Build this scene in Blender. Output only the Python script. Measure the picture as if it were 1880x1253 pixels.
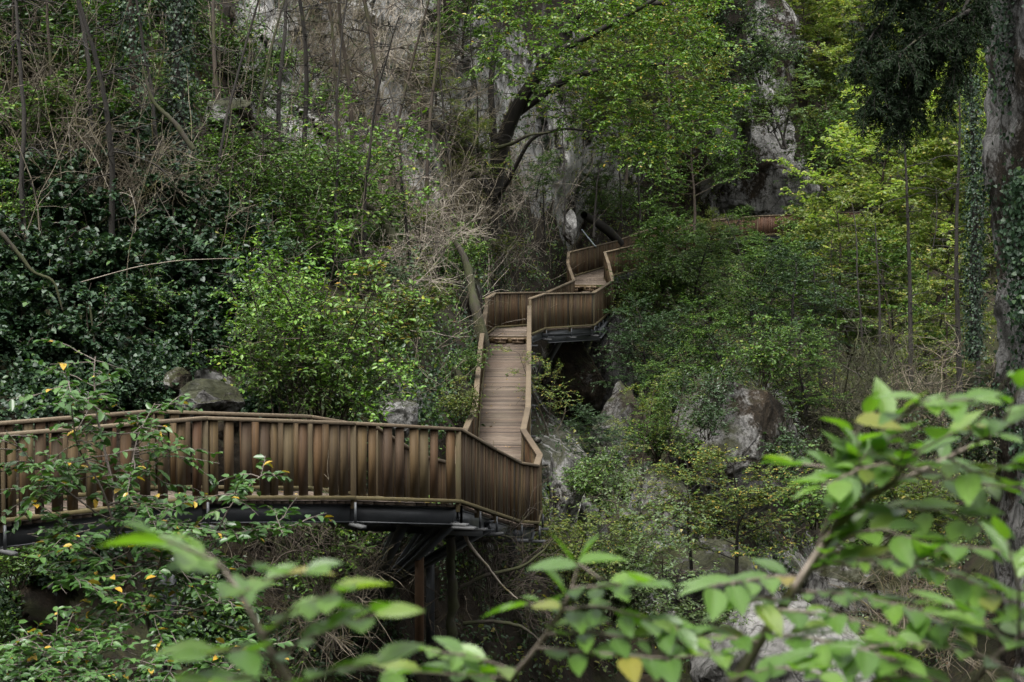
import bpy, math, random
import numpy as np
from math import radians as R
from mathutils import Vector, noise as mn

for o in list(bpy.data.objects):
    bpy.data.objects.remove(o, do_unlink=True)
C = bpy.context.scene.collection
scene = bpy.context.scene

# ------------------------------------------------------------------ camera
F = 3655.0                      # focal length in pixels of the 1880 px wide photograph
W0, H0, HOR = 1880.0, 1253.0, 480.0
pitch = math.atan((H0/2 - HOR)/F)
cd = bpy.data.cameras.new('camera')
cam = bpy.data.objects.new('camera', cd); C.objects.link(cam)
cd.sensor_width = 36.0; cd.lens = 36.0*F/W0
cd.clip_start = 0.05; cd.clip_end = 2000
cam.location = (0, 0, 0); cam.rotation_euler = (R(90) - pitch, 0, 0)
cd.dof.use_dof = True; cd.dof.focus_distance = 33.0; cd.dof.aperture_fstop = 8.0
scene.camera = cam

# ------------------------------------------------------------------ light
SUN_EL, SUN_AZ = 62, 200       # degrees; the sun is veiled, high, behind the camera
w = bpy.data.worlds.new('World'); scene.world = w; w.use_nodes = True
wn = w.node_tree; wn.nodes.clear()
sky = wn.nodes.new('ShaderNodeTexSky'); sky.sky_type = 'NISHITA'; sky.sun_disc = False
sky.sun_elevation = R(SUN_EL); sky.sun_rotation = R(SUN_AZ)
sky.air_density = 1.0; sky.dust_density = 5.0; sky.ozone_density = 1.0
hs = wn.nodes.new('ShaderNodeHueSaturation'); hs.inputs['Saturation'].default_value = 0.12
bg = wn.nodes.new('ShaderNodeBackground'); bg.inputs['Strength'].default_value = 0.15
wo = wn.nodes.new('ShaderNodeOutputWorld')
wn.links.new(sky.outputs[0], hs.inputs['Color']); wn.links.new(hs.outputs[0], bg.inputs['Color'])
wn.links.new(bg.outputs[0], wo.inputs['Surface'])
sl = bpy.data.lights.new('sun', 'SUN'); sl.energy = 1.5; sl.angle = R(25); sl.color = (1.0, 0.965, 0.91)
so = bpy.data.objects.new('sun', sl); C.objects.link(so)
_e, _a = R(SUN_EL), R(SUN_AZ)
_v = Vector((math.sin(_a)*math.cos(_e), math.cos(_a)*math.cos(_e), math.sin(_e)))
so.rotation_euler = _v.to_track_quat('Z', 'Y').to_euler(); so.location = (0, 0, 60)
scene.view_settings.view_transform = 'Standard'; scene.view_settings.look = 'None'
scene.view_settings.exposure = 1.5; scene.view_settings.gamma = 1.0
scene.render.engine = 'CYCLES'
scene.cycles.max_bounces = 6; scene.cycles.diffuse_bounces = 3; scene.cycles.glossy_bounces = 2
scene.cycles.transmission_bounces = 3; scene.cycles.use_denoising = True; scene.cycles.use_adaptive_sampling = False; scene.cycles.sample_clamp_indirect = 4.0

# ------------------------------------------------------------------ projection
_cp, _sp = math.cos(pitch), math.sin(pitch)
def P(px, py, d):
    """world point that lies d metres ahead (along Y) in the direction of photo pixel (px, py)"""
    u = (px - W0/2)/F; v = -(py - H0/2)/F
    k = d/(_cp + v*_sp)
    return np.array((u*k, d, (-_sp + v*_cp)*k))
def Parr(px, py, d):
    u = (px - W0/2)/F; v = -(py - H0/2)/F
    k = d/(_cp + v*_sp)
    return np.stack((u*k, d + 0*u, (-_sp + v*_cp)*k), -1)
def unproj(p):
    x, y, z = p
    f = y*_cp - z*_sp; up = y*_sp + z*_cp
    return W0/2 + F*x/f, H0/2 - F*up/f

# ------------------------------------------------------------------ object helpers
def tag(o, label=None, cat=None, group=None, kind=None):
    if label: o['label'] = label
    if cat: o['category'] = cat
    if group: o['group'] = group
    if kind: o['kind'] = kind
    return o
def empty(name, loc, label, cat, group=None, rz=0.0):
    o = bpy.data.objects.new(name, None); C.objects.link(o)
    o.empty_display_size = 0.2
    o.location = loc; o.rotation_euler = (0, 0, rz)
    return tag(o, label, cat, group)
def link(name, me, parent=None, mat=None, loc=None):
    o = bpy.data.objects.new(name, me); C.objects.link(o)
    if parent is not None: o.parent = parent
    if loc is not None: o.location = loc
    if mat is not None:
        if not me.materials: me.materials.append(mat)
        o.material_slots[0].link = 'OBJECT'; o.material_slots[0].material = mat
    return o
def mesh_np(name, V, Q, smooth=False, mat=None):
    """V (n,3), Q (m,4) or (m,3) arrays"""
    V = np.asarray(V, np.float32); Q = np.asarray(Q, np.int32)
    me = bpy.data.meshes.new(name)
    k = Q.shape[1]
    me.vertices.add(len(V)); me.vertices.foreach_set('co', V.ravel())
    me.loops.add(Q.size); me.loops.foreach_set('vertex_index', Q.ravel())
    me.polygons.add(len(Q))
    me.polygons.foreach_set('loop_start', np.arange(0, Q.size, k, dtype=np.int32))
    me.polygons.foreach_set('loop_total', np.full(len(Q), k, np.int32))
    if smooth: me.polygons.foreach_set('use_smooth', np.ones(len(Q), bool))
    me.update(calc_edges=True)
    if mat is not None: me.materials.append(mat)
    return me

class MB:
    """collects boxes and swept boards, all quads"""
    def __init__(s): s.v = []; s.q = []; s.n = 0
    def add(s, V, Q):
        s.v.append(np.asarray(V, float)); s.q.append(np.asarray(Q, int) + s.n); s.n += len(V)
    def hexa(s, a):  # 8 points: 4 bottom ccw, 4 top ccw
        s.add(a, [(3,2,1,0),(4,5,6,7),(0,1,5,4),(1,2,6,5),(2,3,7,6),(3,0,4,7)])
    def bar(s, p, q, wd, ht, side=None):
        """box beam from p to q; wd across (horizontal), ht in the other direction"""
        p = np.array(p, float); q = np.array(q, float); d = q - p; d /= np.linalg.norm(d)
        if side is None:
            side = np.cross(d, (0, 0, 1.0))
            if np.linalg.norm(side) < 1e-4: side = np.array((1.0, 0, 0))
        side = np.array(side, float); side /= np.linalg.norm(side)
        up = np.cross(side, d); up /= np.linalg.norm(up)
        a, b = side*wd/2, up*ht/2
        s.hexa([p-a-b, p+a-b, p+a+b, p-a+b, q-a-b, q+a-b, q+a+b, q-a+b])
    def ibeam(s, p, q, wd, ht, t=0.016):
        p = np.array(p, float); q = np.array(q, float); up = np.array((0, 0, 1.0))
        s.bar(p + up*(ht/2 - t/2), q + up*(ht/2 - t/2), wd, t)
        s.bar(p - up*(ht/2 - t/2), q - up*(ht/2 - t/2), wd, t)
        s.bar(p, q, t, ht - 2*t - 0.002)
    def build(s, name, mat, parent=None, bevel=0, smooth=False):
        me = mesh_np(name, np.concatenate(s.v), np.concatenate(s.q), smooth, mat)
        o = bpy.data.objects.new(name, me); C.objects.link(o)
        if parent is not None:
            o.parent = parent; o.location = -np.array(parent.location)
        if bevel:
            m = o.modifiers.new('bevel', 'BEVEL'); m.width = bevel; m.segments = 1; m.limit_method = 'ANGLE'
        return o

def tubes_mesh(name, polys, mat=None, sides=5):
    """polys: list of (pts (n,3), radii (n,))"""
    VV, QQ, n0 = [], [], 0
    for pts, rad in polys:
        pts = np.asarray(pts, float); n = len(pts); rad = np.asarray(rad, float)
        k = sides if rad.max() > 0.015 else 3
        if rad.max() > 0.09: k = 9
        t = np.gradient(pts, axis=0); t /= np.linalg.norm(t, axis=1)[:, None] + 1e-9
        ref = np.array((0.31, 0.17, 0.93)) if abs(t[0][2]) < 0.8 else np.array((0.9, 0.3, 0.1))
        a = np.cross(t, ref); a /= np.linalg.norm(a, axis=1)[:, None] + 1e-9
        b = np.cross(t, a)
        th = np.arange(k)*2*math.pi/k
        ring = pts[:, None, :] + rad[:, None, None]*(np.cos(th)[None, :, None]*a[:, None, :] + np.sin(th)[None, :, None]*b[:, None, :])
        VV.append(ring.reshape(-1, 3))
        i = np.arange(n-1)[:, None]*k; j = np.arange(k)[None, :]; j2 = (j+1) % k
        QQ.append(np.stack((i+j, i+j2, i+k+j2, i+k+j), -1).reshape(-1, 4) + n0)
        n0 += n*k
    return mesh_np(name, np.concatenate(VV), np.concatenate(QQ), True, mat)

OV = (np.array([0, .32, .72, 1, .72, .32]), np.array([0, .5, .38, 0, -.38, -.5]), np.array([0, .10, .06, -.10, .06, .10]))
IV = (np.array([0, .10, .62, 1, .62, .10]), np.array([0, .62, .40, 0, -.40, -.62]), np.array([0, .06, .02, -.14, .02, .06]))
def unit(a): return a/(np.linalg.norm(a, axis=-1, keepdims=True) + 1e-9)
def leaves_mesh(name, pos, ax, nr, L, Wd, shape=OV, mat=None):
    ax = unit(ax); sd = unit(np.cross(nr, ax)); nr = np.cross(ax, sd)
    t, s, h = shape
    V = (pos[:, None, :] + ax[:, None, :]*(t[None, :, None]*L[:, None, None]) + sd[:, None, :]*(s[None, :, None]*Wd[:, None, None])
         + nr[:, None, :]*(h[None, :, None]*L[:, None, None]))
    n = len(pos); b = np.arange(n)[:, None]*6
    Q = np.concatenate((b + np.array([[0, 1, 2, 3]])[..., ::-1], b + np.array([[0, 3, 4, 5]])[..., ::-1]))
    return mesh_np(name, V.reshape(-1, 3), Q, False, mat)

# ------------------------------------------------------------------ materials
def newmat(name):
    m = bpy.data.materials.new(name); m.use_nodes = True
    nt = m.node_tree; nt.nodes.clear()
    out = nt.nodes.new('ShaderNodeOutputMaterial')
    return m, nt, out
def N(nt, typ, **kw):
    n = nt.nodes.new(typ)
    for k, v in kw.items():
        if k in n.inputs: n.inputs[k].default_value = v
        else: setattr(n, k, v)
    return n
def ramp(nt, fac, stops, interp='LINEAR'):
    r = nt.nodes.new('ShaderNodeValToRGB'); r.color_ramp.interpolation = interp
    e = r.color_ramp.elements
    while len(e) < len(stops): e.new(0.5)
    for el, (p, c) in zip(e, stops):
        el.position = p; el.color = (*c, 1) if len(c) == 3 else c
    nt.links.new(fac, r.inputs[0]); return r.outputs[0]
def noise_tex(nt, scale, detail=4, rough=.6, vec=None, dist=0.0):
    n = N(nt, 'ShaderNodeTexNoise', Scale=scale, Detail=detail, Roughness=rough, Distortion=dist)
    if vec is not None: nt.links.new(vec, n.inputs['Vector'])
    return n.outputs['Fac']
def mixc(nt, fac, a, b, blend='MIX'):
    m = nt.nodes.new('ShaderNodeMix'); m.data_type = 'RGBA'; m.blend_type = blend
    for s, x in ((0, fac), (6, a), (7, b)):
        if hasattr(x, 'is_linked'): nt.links.new(x, m.inputs[s])
        elif s == 0: m.inputs[0].default_value = x
        else: m.inputs[s].default_value = (*x, 1)
    return m.outputs[2]
def mth(nt, op, a, b=0.0, c=0.0, clamp=False):
    m = nt.nodes.new('ShaderNodeMath'); m.operation = op; m.use_clamp = clamp
    for i, x in enumerate((a, b, c)):
        if hasattr(x, 'is_linked'): nt.links.new(x, m.inputs[i])
        else: m.inputs[i].default_value = x
    return m.outputs[0]
def scaled(nt, vec, s):
    m = nt.nodes.new('ShaderNodeMapping'); m.inputs['Scale'].default_value = s
    nt.links.new(vec, m.inputs['Vector']); return m.outputs[0]

def leaf_mat(name, stops, rough=0.42, trans=0.2, tcol=(1.2, 1.45, 0.5), spec=0.5):
    m, nt, out = newmat(name)
    g = nt.nodes.new('ShaderNodeNewGeometry')
    col = ramp(nt, g.outputs['Random Per Island'], stops)
    oi = nt.nodes.new('ShaderNodeObjectInfo')
    v = mth(nt, 'MULTIPLY_ADD', oi.outputs['Random'], 0.35, 0.83)
    h = nt.nodes.new('ShaderNodeHueSaturation'); h.inputs['Saturation'].default_value = 1.0; nt.links.new(col, h.inputs['Color']); nt.links.new(v, h.inputs['Value'])
    p = N(nt, 'ShaderNodeBsdfPrincipled', Roughness=rough)
    p.inputs['Specular IOR Level'].default_value = spec
    nt.links.new(h.outputs[0], p.inputs['Base Color'])
    t = nt.nodes.new('ShaderNodeBsdfTranslucent')
    tc = mixc(nt, 1.0, h.outputs[0], tcol, 'MULTIPLY'); nt.links.new(tc, t.inputs['Color'])
    mx = nt.nodes.new('ShaderNodeMixShader'); mx.inputs[0].default_value = trans
    nt.links.new(p.outputs[0], mx.inputs[1]); nt.links.new(t.outputs[0], mx.inputs[2])
    nt.links.new(mx.outputs[0], out.inputs['Surface'])
    return m
YL = (.42, .27, .03); BR = (.20, .10, .03)
M = {}
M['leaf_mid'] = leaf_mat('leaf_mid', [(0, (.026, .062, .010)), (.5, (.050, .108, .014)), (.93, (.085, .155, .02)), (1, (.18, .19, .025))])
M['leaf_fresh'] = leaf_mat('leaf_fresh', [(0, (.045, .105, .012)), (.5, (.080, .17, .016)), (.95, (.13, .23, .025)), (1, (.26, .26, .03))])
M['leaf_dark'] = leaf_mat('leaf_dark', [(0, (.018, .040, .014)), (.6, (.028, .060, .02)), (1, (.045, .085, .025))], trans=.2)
M['leaf_olive'] = leaf_mat('leaf_olive', [(0, (.070, .105, .028)), (.5, (.115, .155, .038)), (.85, (.16, .19, .045)), (1, (.28, .22, .05))], trans=.4)
M['leaf_yellowing'] = leaf_mat('leaf_yellowing', [(0, (.050, .095, .02)), (.5, (.085, .14, .026)), (.75, (.15, .18, .03)), (.92, (.24, .20, .03)), (1, (.34, .2, .04))])
M['leaf_crown'] = leaf_mat('leaf_crown', [(0, (.05, .105, .016)), (.5, (.085, .16, .024)), (.85, (.13, .21, .03)), (.95, (.20, .22, .03)), (1, (.32, .22, .04))], trans=.3)
M['leaf_grey'] = leaf_mat('leaf_grey', [(0, (.075, .12, .055)), (.5, (.115, .17, .075)), (1, (.16, .22, .09))], trans=.4)
M['leaf_lime'] = leaf_mat('leaf_lime', [(0, (.14, .20, .055)), (.5, (.20, .265, .075)), (.85, (.27, .31, .095)), (1, (.38, .32, .08))], trans=.5)
M['leaf_ivy'] = leaf_mat('leaf_ivy', [(0, (.010, .027, .012)), (.6, (.019, .044, .020)), (.9, (.034, .072, .028)), (1, (.06, .11, .03))], rough=.48, trans=.12, spec=.4)
M['leaf_yew'] = leaf_mat('leaf_yew', [(0, (.008, .018, .008)), (.7, (.014, .028, .011)), (1, (.022, .040, .014))], trans=.1, spec=.15, rough=.6)
M['leaf_sapling'] = leaf_mat('leaf_sapling', [(0, (.035, .085, .022)), (.5, (.055, .125, .03)), (.90, (.08, .16, .04)), (.955, (.09, .17, .04)), (.96, (.40, .29, .05)), (1, (.45, .27, .03))], rough=.36)

M['leaf_litter'] = leaf_mat('leaf_litter', [(0, (.05, .03, .015)), (.5, (.12, .065, .025)), (1, (.22, .13, .05))], trans=.15)
M['fallen'] = leaf_mat('fallen_leaf', [(0, (.10, .06, .025)), (.5, (.22, .14, .05)), (1, (.45, .32, .08))], trans=.1)
def bark_mat(name, dark, light, moss, moss_amt, scale=6.0):
    m, nt, out = newmat(name)
    tc = nt.nodes.new('ShaderNodeTexCoord'); v = tc.outputs['Object']
    n1 = noise_tex(nt, scale, 6, .7, scaled(nt, v, (1, 1, .25)))
    col = ramp(nt, n1, [(.3, dark), (.7, light)])
    n2 = noise_tex(nt, 1.7, 5, .65, v)
    mk = ramp(nt, n2, [(.62 - moss_amt*.35, (0, 0, 0)), (.70 - moss_amt*.30, (1, 1, 1))])
    col = mixc(nt, mk, col, moss)
    p = N(nt, 'ShaderNodeBsdfPrincipled', Roughness=.9); nt.links.new(col, p.inputs['Base Color'])
    b = N(nt, 'ShaderNodeBump', Strength=.6, Distance=.02); nt.links.new(n1, b.inputs['Height']); nt.links.new(b.outputs[0], p.inputs['Normal'])
    nt.links.new(p.outputs[0], out.inputs['Surface']); return m
MOSS = (.034, .037, .009)
M['bark'] = bark_mat('bark', (.016, .012, .008), (.058, .043, .029), MOSS, .25)
M['bark_dark'] = bark_mat('bark_dark', (.006, .005, .004), (.022, .018, .013), MOSS, .05)
M['bark_moss'] = bark_mat('bark_moss', (.014, .011, .008), (.04, .033, .021), (.024, .027, .006), .6)
M['bark_pale'] = bark_mat('bark_pale', (.15, .125, .095), (.30, .26, .21), (.10, .085, .03), .12)
M['twig'] = bark_mat('twig', (.045, .036, .024), (.185, .158, .112), (.07, .06, .018), .30, 3)
M['twig_pale'] = bark_mat('twig_pale', (.12, .10, .075), (.36, .32, .26), (.07, .06, .02), .12, 3)
M['branch_bark'] = bark_mat('branch_bark', (.13, .105, .085), (.27, .23, .19), MOSS, .0, 60)
M['twig_grey'] = bark_mat('twig_grey', (.085, .07, .06), (.17, .145, .125), MOSS, .05, 9)

def wood_mat(name, stops, vertical, algae=.25, rough=.75):
    m, nt, out = newmat(name)
    g = nt.nodes.new('ShaderNodeNewGeometry'); tc = nt.nodes.new('ShaderNodeTexCoord')
    rnd = g.outputs['Random Per Island']
    base = ramp(nt, rnd, stops)
    cb = nt.nodes.new('ShaderNodeCombineXYZ'); nt.links.new(mth(nt, 'MULTIPLY', rnd, 37.0), cb.inputs[0]); nt.links.new(mth(nt, 'MULTIPLY', rnd, 91.0), cb.inputs[2])
    add = nt.nodes.new('ShaderNodeVectorMath'); add.operation = 'ADD'
    nt.links.new(tc.outputs['Object'], add.inputs[0]); nt.links.new(cb.outputs[0], add.inputs[1])
    v = add.outputs[0]
    gr = noise_tex(nt, 1.0, 6, .65, scaled(nt, v, (38, 38, .7) if vertical else (4, 38, 38)), .05)
    blot = noise_tex(nt, 2.2, 4, .6, v)
    col = mixc(nt, 1.0, base, ramp(nt, gr, [(.25, (.50, .47, .45)), (.55, (1, 1, 1)), (.8, (1.25, 1.2, 1.15))]), 'MULTIPLY')
    col = mixc(nt, 1.0, col, ramp(nt, blot, [(.3, (.80, .77, .75)), (.65, (1.06, 1.04, 1.0))]), 'MULTIPLY')
    al = ramp(nt, noise_tex(nt, .9, 5, .7, tc.outputs['Object']), [(.55, (0, 0, 0)), (.75, (algae, algae, algae))])
    col = mixc(nt, al, col, (.075, .08, .035))
    p = N(nt, 'ShaderNodeBsdfPrincipled', Roughness=rough); nt.links.new(col, p.inputs['Base Color'])
    p.inputs['Specular IOR Level'].default_value = .35
    b = N(nt, 'ShaderNodeBump', Strength=.35, Distance=.006); nt.links.new(gr, b.inputs['Height']); nt.links.new(b.outputs[0], p.inputs['Normal'])
    nt.links.new(p.outputs[0], out.inputs['Surface']); return m
M['slat'] = wood_mat('slat_wood', [(0, (0.0207, 0.0160, 0.0096)), (.15, (0.0555, 0.0378, 0.0163)), (.3, (0.0925, 0.0588, 0.0222)), (.44, (0.0629, 0.0286, 0.0126)), (.58, (0.0814, 0.0554, 0.0222)), (.72, (0.1110, 0.0840, 0.0392)), (.86, (0.0333, 0.0252, 0.0163)), (1, (0.0740, 0.0403, 0.0163))], True)
M['slat_red'] = wood_mat('slat_red_wood', [(0, (0.0638, 0.0306, 0.0173)), (.5, (0.0892, 0.0449, 0.0255)), (1, (0.0765, 0.0422, 0.0268))], True, .1)
M['post'] = wood_mat('post_wood', [(0, (0.0553, 0.0408, 0.0210)), (1, (0.0808, 0.0612, 0.0315))], True, .6)
M['rail'] = wood_mat('handrail_wood', [(0, (0.0956, 0.0725, 0.0470)), (1, (0.1331, 0.1066, 0.0713))], False, .35)
M['plate'] = wood_mat('plate_wood', [(0, (0.0680, 0.0560, 0.0252)), (1, (0.0960, 0.0800, 0.0350))], False, .9)
M['deck'] = wood_mat('deck_wood', [(0, (.06, .046, .036)), (.3, (.125, .100, .078)), (.6, (.185, .150, .118)), (.8, (.14, .105, .08)), (1, (.09, .072, .058))], False, .3)
M['step'] = wood_mat('step_wood', [(0, (.17, .125, .085)), (1, (.25, .19, .13))], False, .1)
def plain(name, col, rough=.5, metal=0.0, bump=0.0):
    m, nt, out = newmat(name)
    tc = nt.nodes.new('ShaderNodeTexCoord')
    n = noise_tex(nt, 5, 6, .7, tc.outputs['Object'])
    c = mixc(nt, 1.0, col, ramp(nt, n, [(.3, (.65, .65, .65)), (.7, (1.25, 1.2, 1.15))]), 'MULTIPLY')
    p = N(nt, 'ShaderNodeBsdfPrincipled', Roughness=rough, Metallic=metal); nt.links.new(c, p.inputs['Base Color'])
    nt.links.new(p.outputs[0], out.inputs['Surface']); return m
M['steel'] = plain('painted_steel', (.040, .045, .050), .5)
M['galv'] = plain('galvanised_steel', (.055, .058, .06), .75, .0)
M['rust'] = plain('rusty_steel', (.10, .055, .025), .8)
M['cable'] = plain('cable', (.30, .36, .40), .4, .5)

def ground_mat(name, rock_bias=None, dark=1.0, mossy=0.0):
    """limestone / soil and leaf litter / moss; how much bare rock comes from the vertex attribute 'bare'"""
    m, nt, out = newmat(name)
    g = nt.nodes.new('ShaderNodeNewGeometry'); v = g.outputs['Position']
    sep = nt.nodes.new('ShaderNodeSeparateXYZ'); nt.links.new(g.outputs['Normal'], sep.inputs[0])
    big = noise_tex(nt, .35, 6, .6, v, .6)
    streak = noise_tex(nt, 1.0, 7, .68, scaled(nt, v, (1.3, 1.3, .62)), 1.2)
    fine = noise_tex(nt, 4.5, 8, .72, v, .5)
    vor = N(nt, 'ShaderNodeTexVoronoi', Scale=.9); vor.feature = 'DISTANCE_TO_EDGE'
    wv = nt.nodes.new('ShaderNodeVectorMath'); wv.operation = 'ADD'
    nn = N(nt, 'ShaderNodeTexNoise', Scale=1.1, Detail=5.0); nt.links.new(v, nn.inputs['Vector'])
    nt.links.new(scaled(nt, v, (1, 1, .55)), wv.inputs[0]); nt.links.new(nn.outputs['Color'], wv.inputs[1])
    nt.links.new(wv.outputs[0], vor.inputs['Vector'])
    crack = ramp(nt, vor.outputs['Distance'], [(0, (0, 0, 0)), (.035, (1, 1, 1))])
    rock = ramp(nt, noise_tex(nt, .9, 5, .6, v, .4), [(.3, (.20, .195, .19)), (.5, (.33, .325, .32)), (.7, (.44, .43, .415))])
    rock = mixc(nt, 1.0, rock, ramp(nt, fine, [(.3, (.72, .72, .72)), (.55, (1.0, 1.0, 1.0)), (.7, (1.08, 1.08, 1.08))]), 'MULTIPLY')
    stain = ramp(nt, streak, [(.52, (0, 0, 0)), (.62, (1, 1, 1))])
    rock = mixc(nt, mth(nt, 'MULTIPLY', stain, .8), rock, (.040, .038, .032))
    lich = ramp(nt, noise_tex(nt, 2.6, 7, .75, v, .8), [(.57, (0, 0, 0)), (.63, (.7, .7, .7))])
    rock = mixc(nt, lich, rock, (.05, .052, .03))
    v2 = N(nt, 'ShaderNodeTexVoronoi', Scale=2.6); v2.feature = 'DISTANCE_TO_EDGE'; nt.links.new(wv.outputs[0], v2.inputs['Vector'])
    rock = mixc(nt, ramp(nt, v2.outputs['Distance'], [(0, (.6, .6, .6)), (.03, (0, 0, 0))]), rock, (.05, .048, .045))
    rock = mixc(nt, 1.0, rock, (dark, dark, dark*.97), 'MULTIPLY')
    rock = mixc(nt, mth(nt, 'MULTIPLY', mth(nt, 'SUBTRACT', 1.0, crack), .55), rock, (.03, .028, .025))
    soil = ramp(nt, fine, [(.3, (.007, .006, .004)), (.5, (.020, .015, .009)), (.66, (.042, .029, .016)), (.8, (.09, .055, .027))])
    moss = ramp(nt, fine, [(.3, (.009, .011, .004)), (.7, (.034, .037, .009))])
    at = nt.nodes.new('ShaderNodeAttribute'); at.attribute_name = 'bare'
    bare = at.outputs['Fac'] if rock_bias is None else mth(nt, 'ADD', 0.0, rock_bias)
    k = mth(nt, 'ADD', bare, mth(nt, 'MULTIPLY', mth(nt, 'SUBTRACT', big, .5), 2.2))
    k = mth(nt, 'ADD', k, mth(nt, 'MULTIPLY', mth(nt, 'SUBTRACT', fine, .5), .9))
    rk = ramp(nt, k, [(.42, (0, 0, 0)), (.56, (1, 1, 1))])
    mz = mth(nt, 'ADD', sep.outputs[2], mth(nt, 'MULTIPLY', mth(nt, 'SUBTRACT', noise_tex(nt, .8, 6, .7, v), .5), 2.4 if not mossy else 1.6))
    if mossy: mz = mth(nt, 'ADD', mz, mossy)
    mo = ramp(nt, mz, [(.55, (0, 0, 0)), (.85, (1, 1, 1))])
    col = mixc(nt, rk, soil, rock)
    col = mixc(nt, mth(nt, 'MULTIPLY', mo, .85), col, moss)
    p = N(nt, 'ShaderNodeBsdfPrincipled', Roughness=.9); p.inputs['Specular IOR Level'].default_value = .25
    nt.links.new(col, p.inputs['Base Color'])
    hsum = mth(nt, 'ADD', mth(nt, 'MULTIPLY', fine, .8), mth(nt, 'ADD', mth(nt, 'MULTIPLY', streak, .8), mth(nt, 'MULTIPLY', crack, .25)))
    b = N(nt, 'ShaderNodeBump', Strength=.8, Distance=.2); nt.links.new(hsum, b.inputs['Height']); nt.links.new(b.outputs[0], p.inputs['Normal'])
    nt.links.new(p.outputs[0], out.inputs['Surface']); return m
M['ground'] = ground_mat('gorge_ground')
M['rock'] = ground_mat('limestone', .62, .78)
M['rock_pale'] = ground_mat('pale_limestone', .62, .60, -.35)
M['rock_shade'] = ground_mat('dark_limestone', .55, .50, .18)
M['rock_painted_shade'] = ground_mat('shade_toned_limestone', .5, .28, .1)  # rock colour darkened to stand in for the shade under the overhang
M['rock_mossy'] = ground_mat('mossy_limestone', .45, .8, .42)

# ------------------------------------------------------------------ the gorge: one sheet of terrain
CP = []
def col(px, *yd):
    for y, d in yd: CP.append((px, y, d))
col(-800, (-700, 48), (-300, 36), (300, 28), (760, 24), (1000, 23), (1400, 19))
col(-300, (-700, 56), (-300, 44), (0, 38), (400, 32), (760, 27), (1000, 26.5), (1400, 23))
col(0, (-700, 62), (-300, 49), (0, 41), (200, 37.5), (400, 34.5), (600, 31.5), (760, 29), (1000, 28.5), (1150, 27), (1500, 23))
col(300, (-700, 66), (-300, 54), (0, 46), (200, 41), (400, 37), (600, 33.5), (760, 30.5), (1000, 30.5), (1250, 28), (1500, 25))
col(500, (-700, 70), (-300, 60), (0, 55), (150, 53), (300, 47), (450, 40), (600, 36), (760, 32), (1000, 32), (1250, 30), (1500, 27))
col(700, (-700, 72), (-300, 64), (0, 60), (200, 58), (350, 54), (450, 47), (600, 40), (780, 33.5), (1000, 33.5), (1250, 32), (1500, 29))
col(850, (-700, 76), (-300, 69), (0, 66), (300, 64), (420, 61), (520, 56), (620, 49), (720, 43.5), (800, 40), (900, 37.5), (1000, 36), (1250, 34), (1500, 31))
col(930, (400, 70), (520, 68), (600, 63), (700, 54), (800, 48), (900, 43), (1000, 40), (1250, 36), (1500, 33))
col(1000, (-700, 84), (-300, 77), (0, 77), (300, 76), (440, 76), (530, 73), (600, 70), (690, 66), (780, 58), (850, 46), (950, 43), (1100, 41), (1250, 39), (1500, 35))
col(1100, (-300, 86), (0, 87), (300, 88), (400, 93), (440, 95), (500, 93), (560, 88), (620, 78), (690, 74), (780, 66), (850, 56), (1000, 47), (1250, 42), (1500, 37))
col(1050, (300, 80), (390, 84), (450, 87), (520, 86))
col(1200, (-700, 98), (0, 97), (300, 99), (400, 103), (440, 104), (550, 88), (700, 67), (850, 56), (1000, 48), (1250, 43), (1500, 38))
col(1350, (-700, 116), (0, 108), (200, 106), (300, 106), (390, 112), (440, 110), (550, 90), (650, 74), (720, 64), (850, 57), (950, 54), (1100, 49), (1250, 45), (1500, 40))
col(1430, (-700, 134), (0, 122), (200, 116), (380, 114), (450, 112), (600, 94), (720, 74), (850, 62), (900, 60), (1000, 56), (1250, 47), (1500, 41))
col(1520, (-300, 150), (0, 142), (200, 134), (400, 124), (550, 110), (700, 94), (850, 78), (1000, 64), (1250, 51), (1500, 43))
col(1650, (-700, 180), (0, 157), (200, 147), (400, 132), (600, 114), (750, 92), (900, 70), (1050, 57), (1250, 48), (1500, 41))
col(1800, (-300, 165), (0, 152), (200, 142), (400, 127), (600, 102), (750, 76), (900, 58), (1050, 50), (1250, 44), (1500, 38))
col(2050, (-700, 160), (0, 130), (400, 100), (700, 70), (1000, 48), (1500, 36))
col(2600, (-700, 130), (0, 100), (600, 60), (1200, 38), (1500, 32))
CP = np.array(CP, float)
_A = np.linalg.norm(CP[:, None, :2] - CP[None, :, :2], axis=2)
_wt = np.linalg.solve(_A + 1e-6*np.eye(len(CP)), np.log(CP[:, 2]) - np.log(50))
def depth0(px, py):
    q = np.stack((np.asarray(px, float).ravel(), np.asarray(py, float).ravel()), 1)
    r = np.empty(len(q))
    for i in range(0, len(q), 20000):
        r[i:i+20000] = np.exp(np.linalg.norm(q[i:i+20000, None, :] - CP[None, :, :2], axis=2) @ _wt)*50
    return r.reshape(np.shape(px))
GX = np.arange(-800, 2601, 7.0); GY = np.arange(-700, 1501, 7.0)
gx, gy = np.meshgrid(GX, GY)
gd = depth0(gx, gy)
gp = Parr(gx, gy, gd)
def blob(px, py, spec):
    r = np.zeros_like(px, float)
    for cx, cy, rx, ry, a in spec:
        r = np.maximum(r, a*np.exp(-(((px-cx)/rx)**2 + ((py-cy)/ry)**2)**2))
    return r
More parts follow.
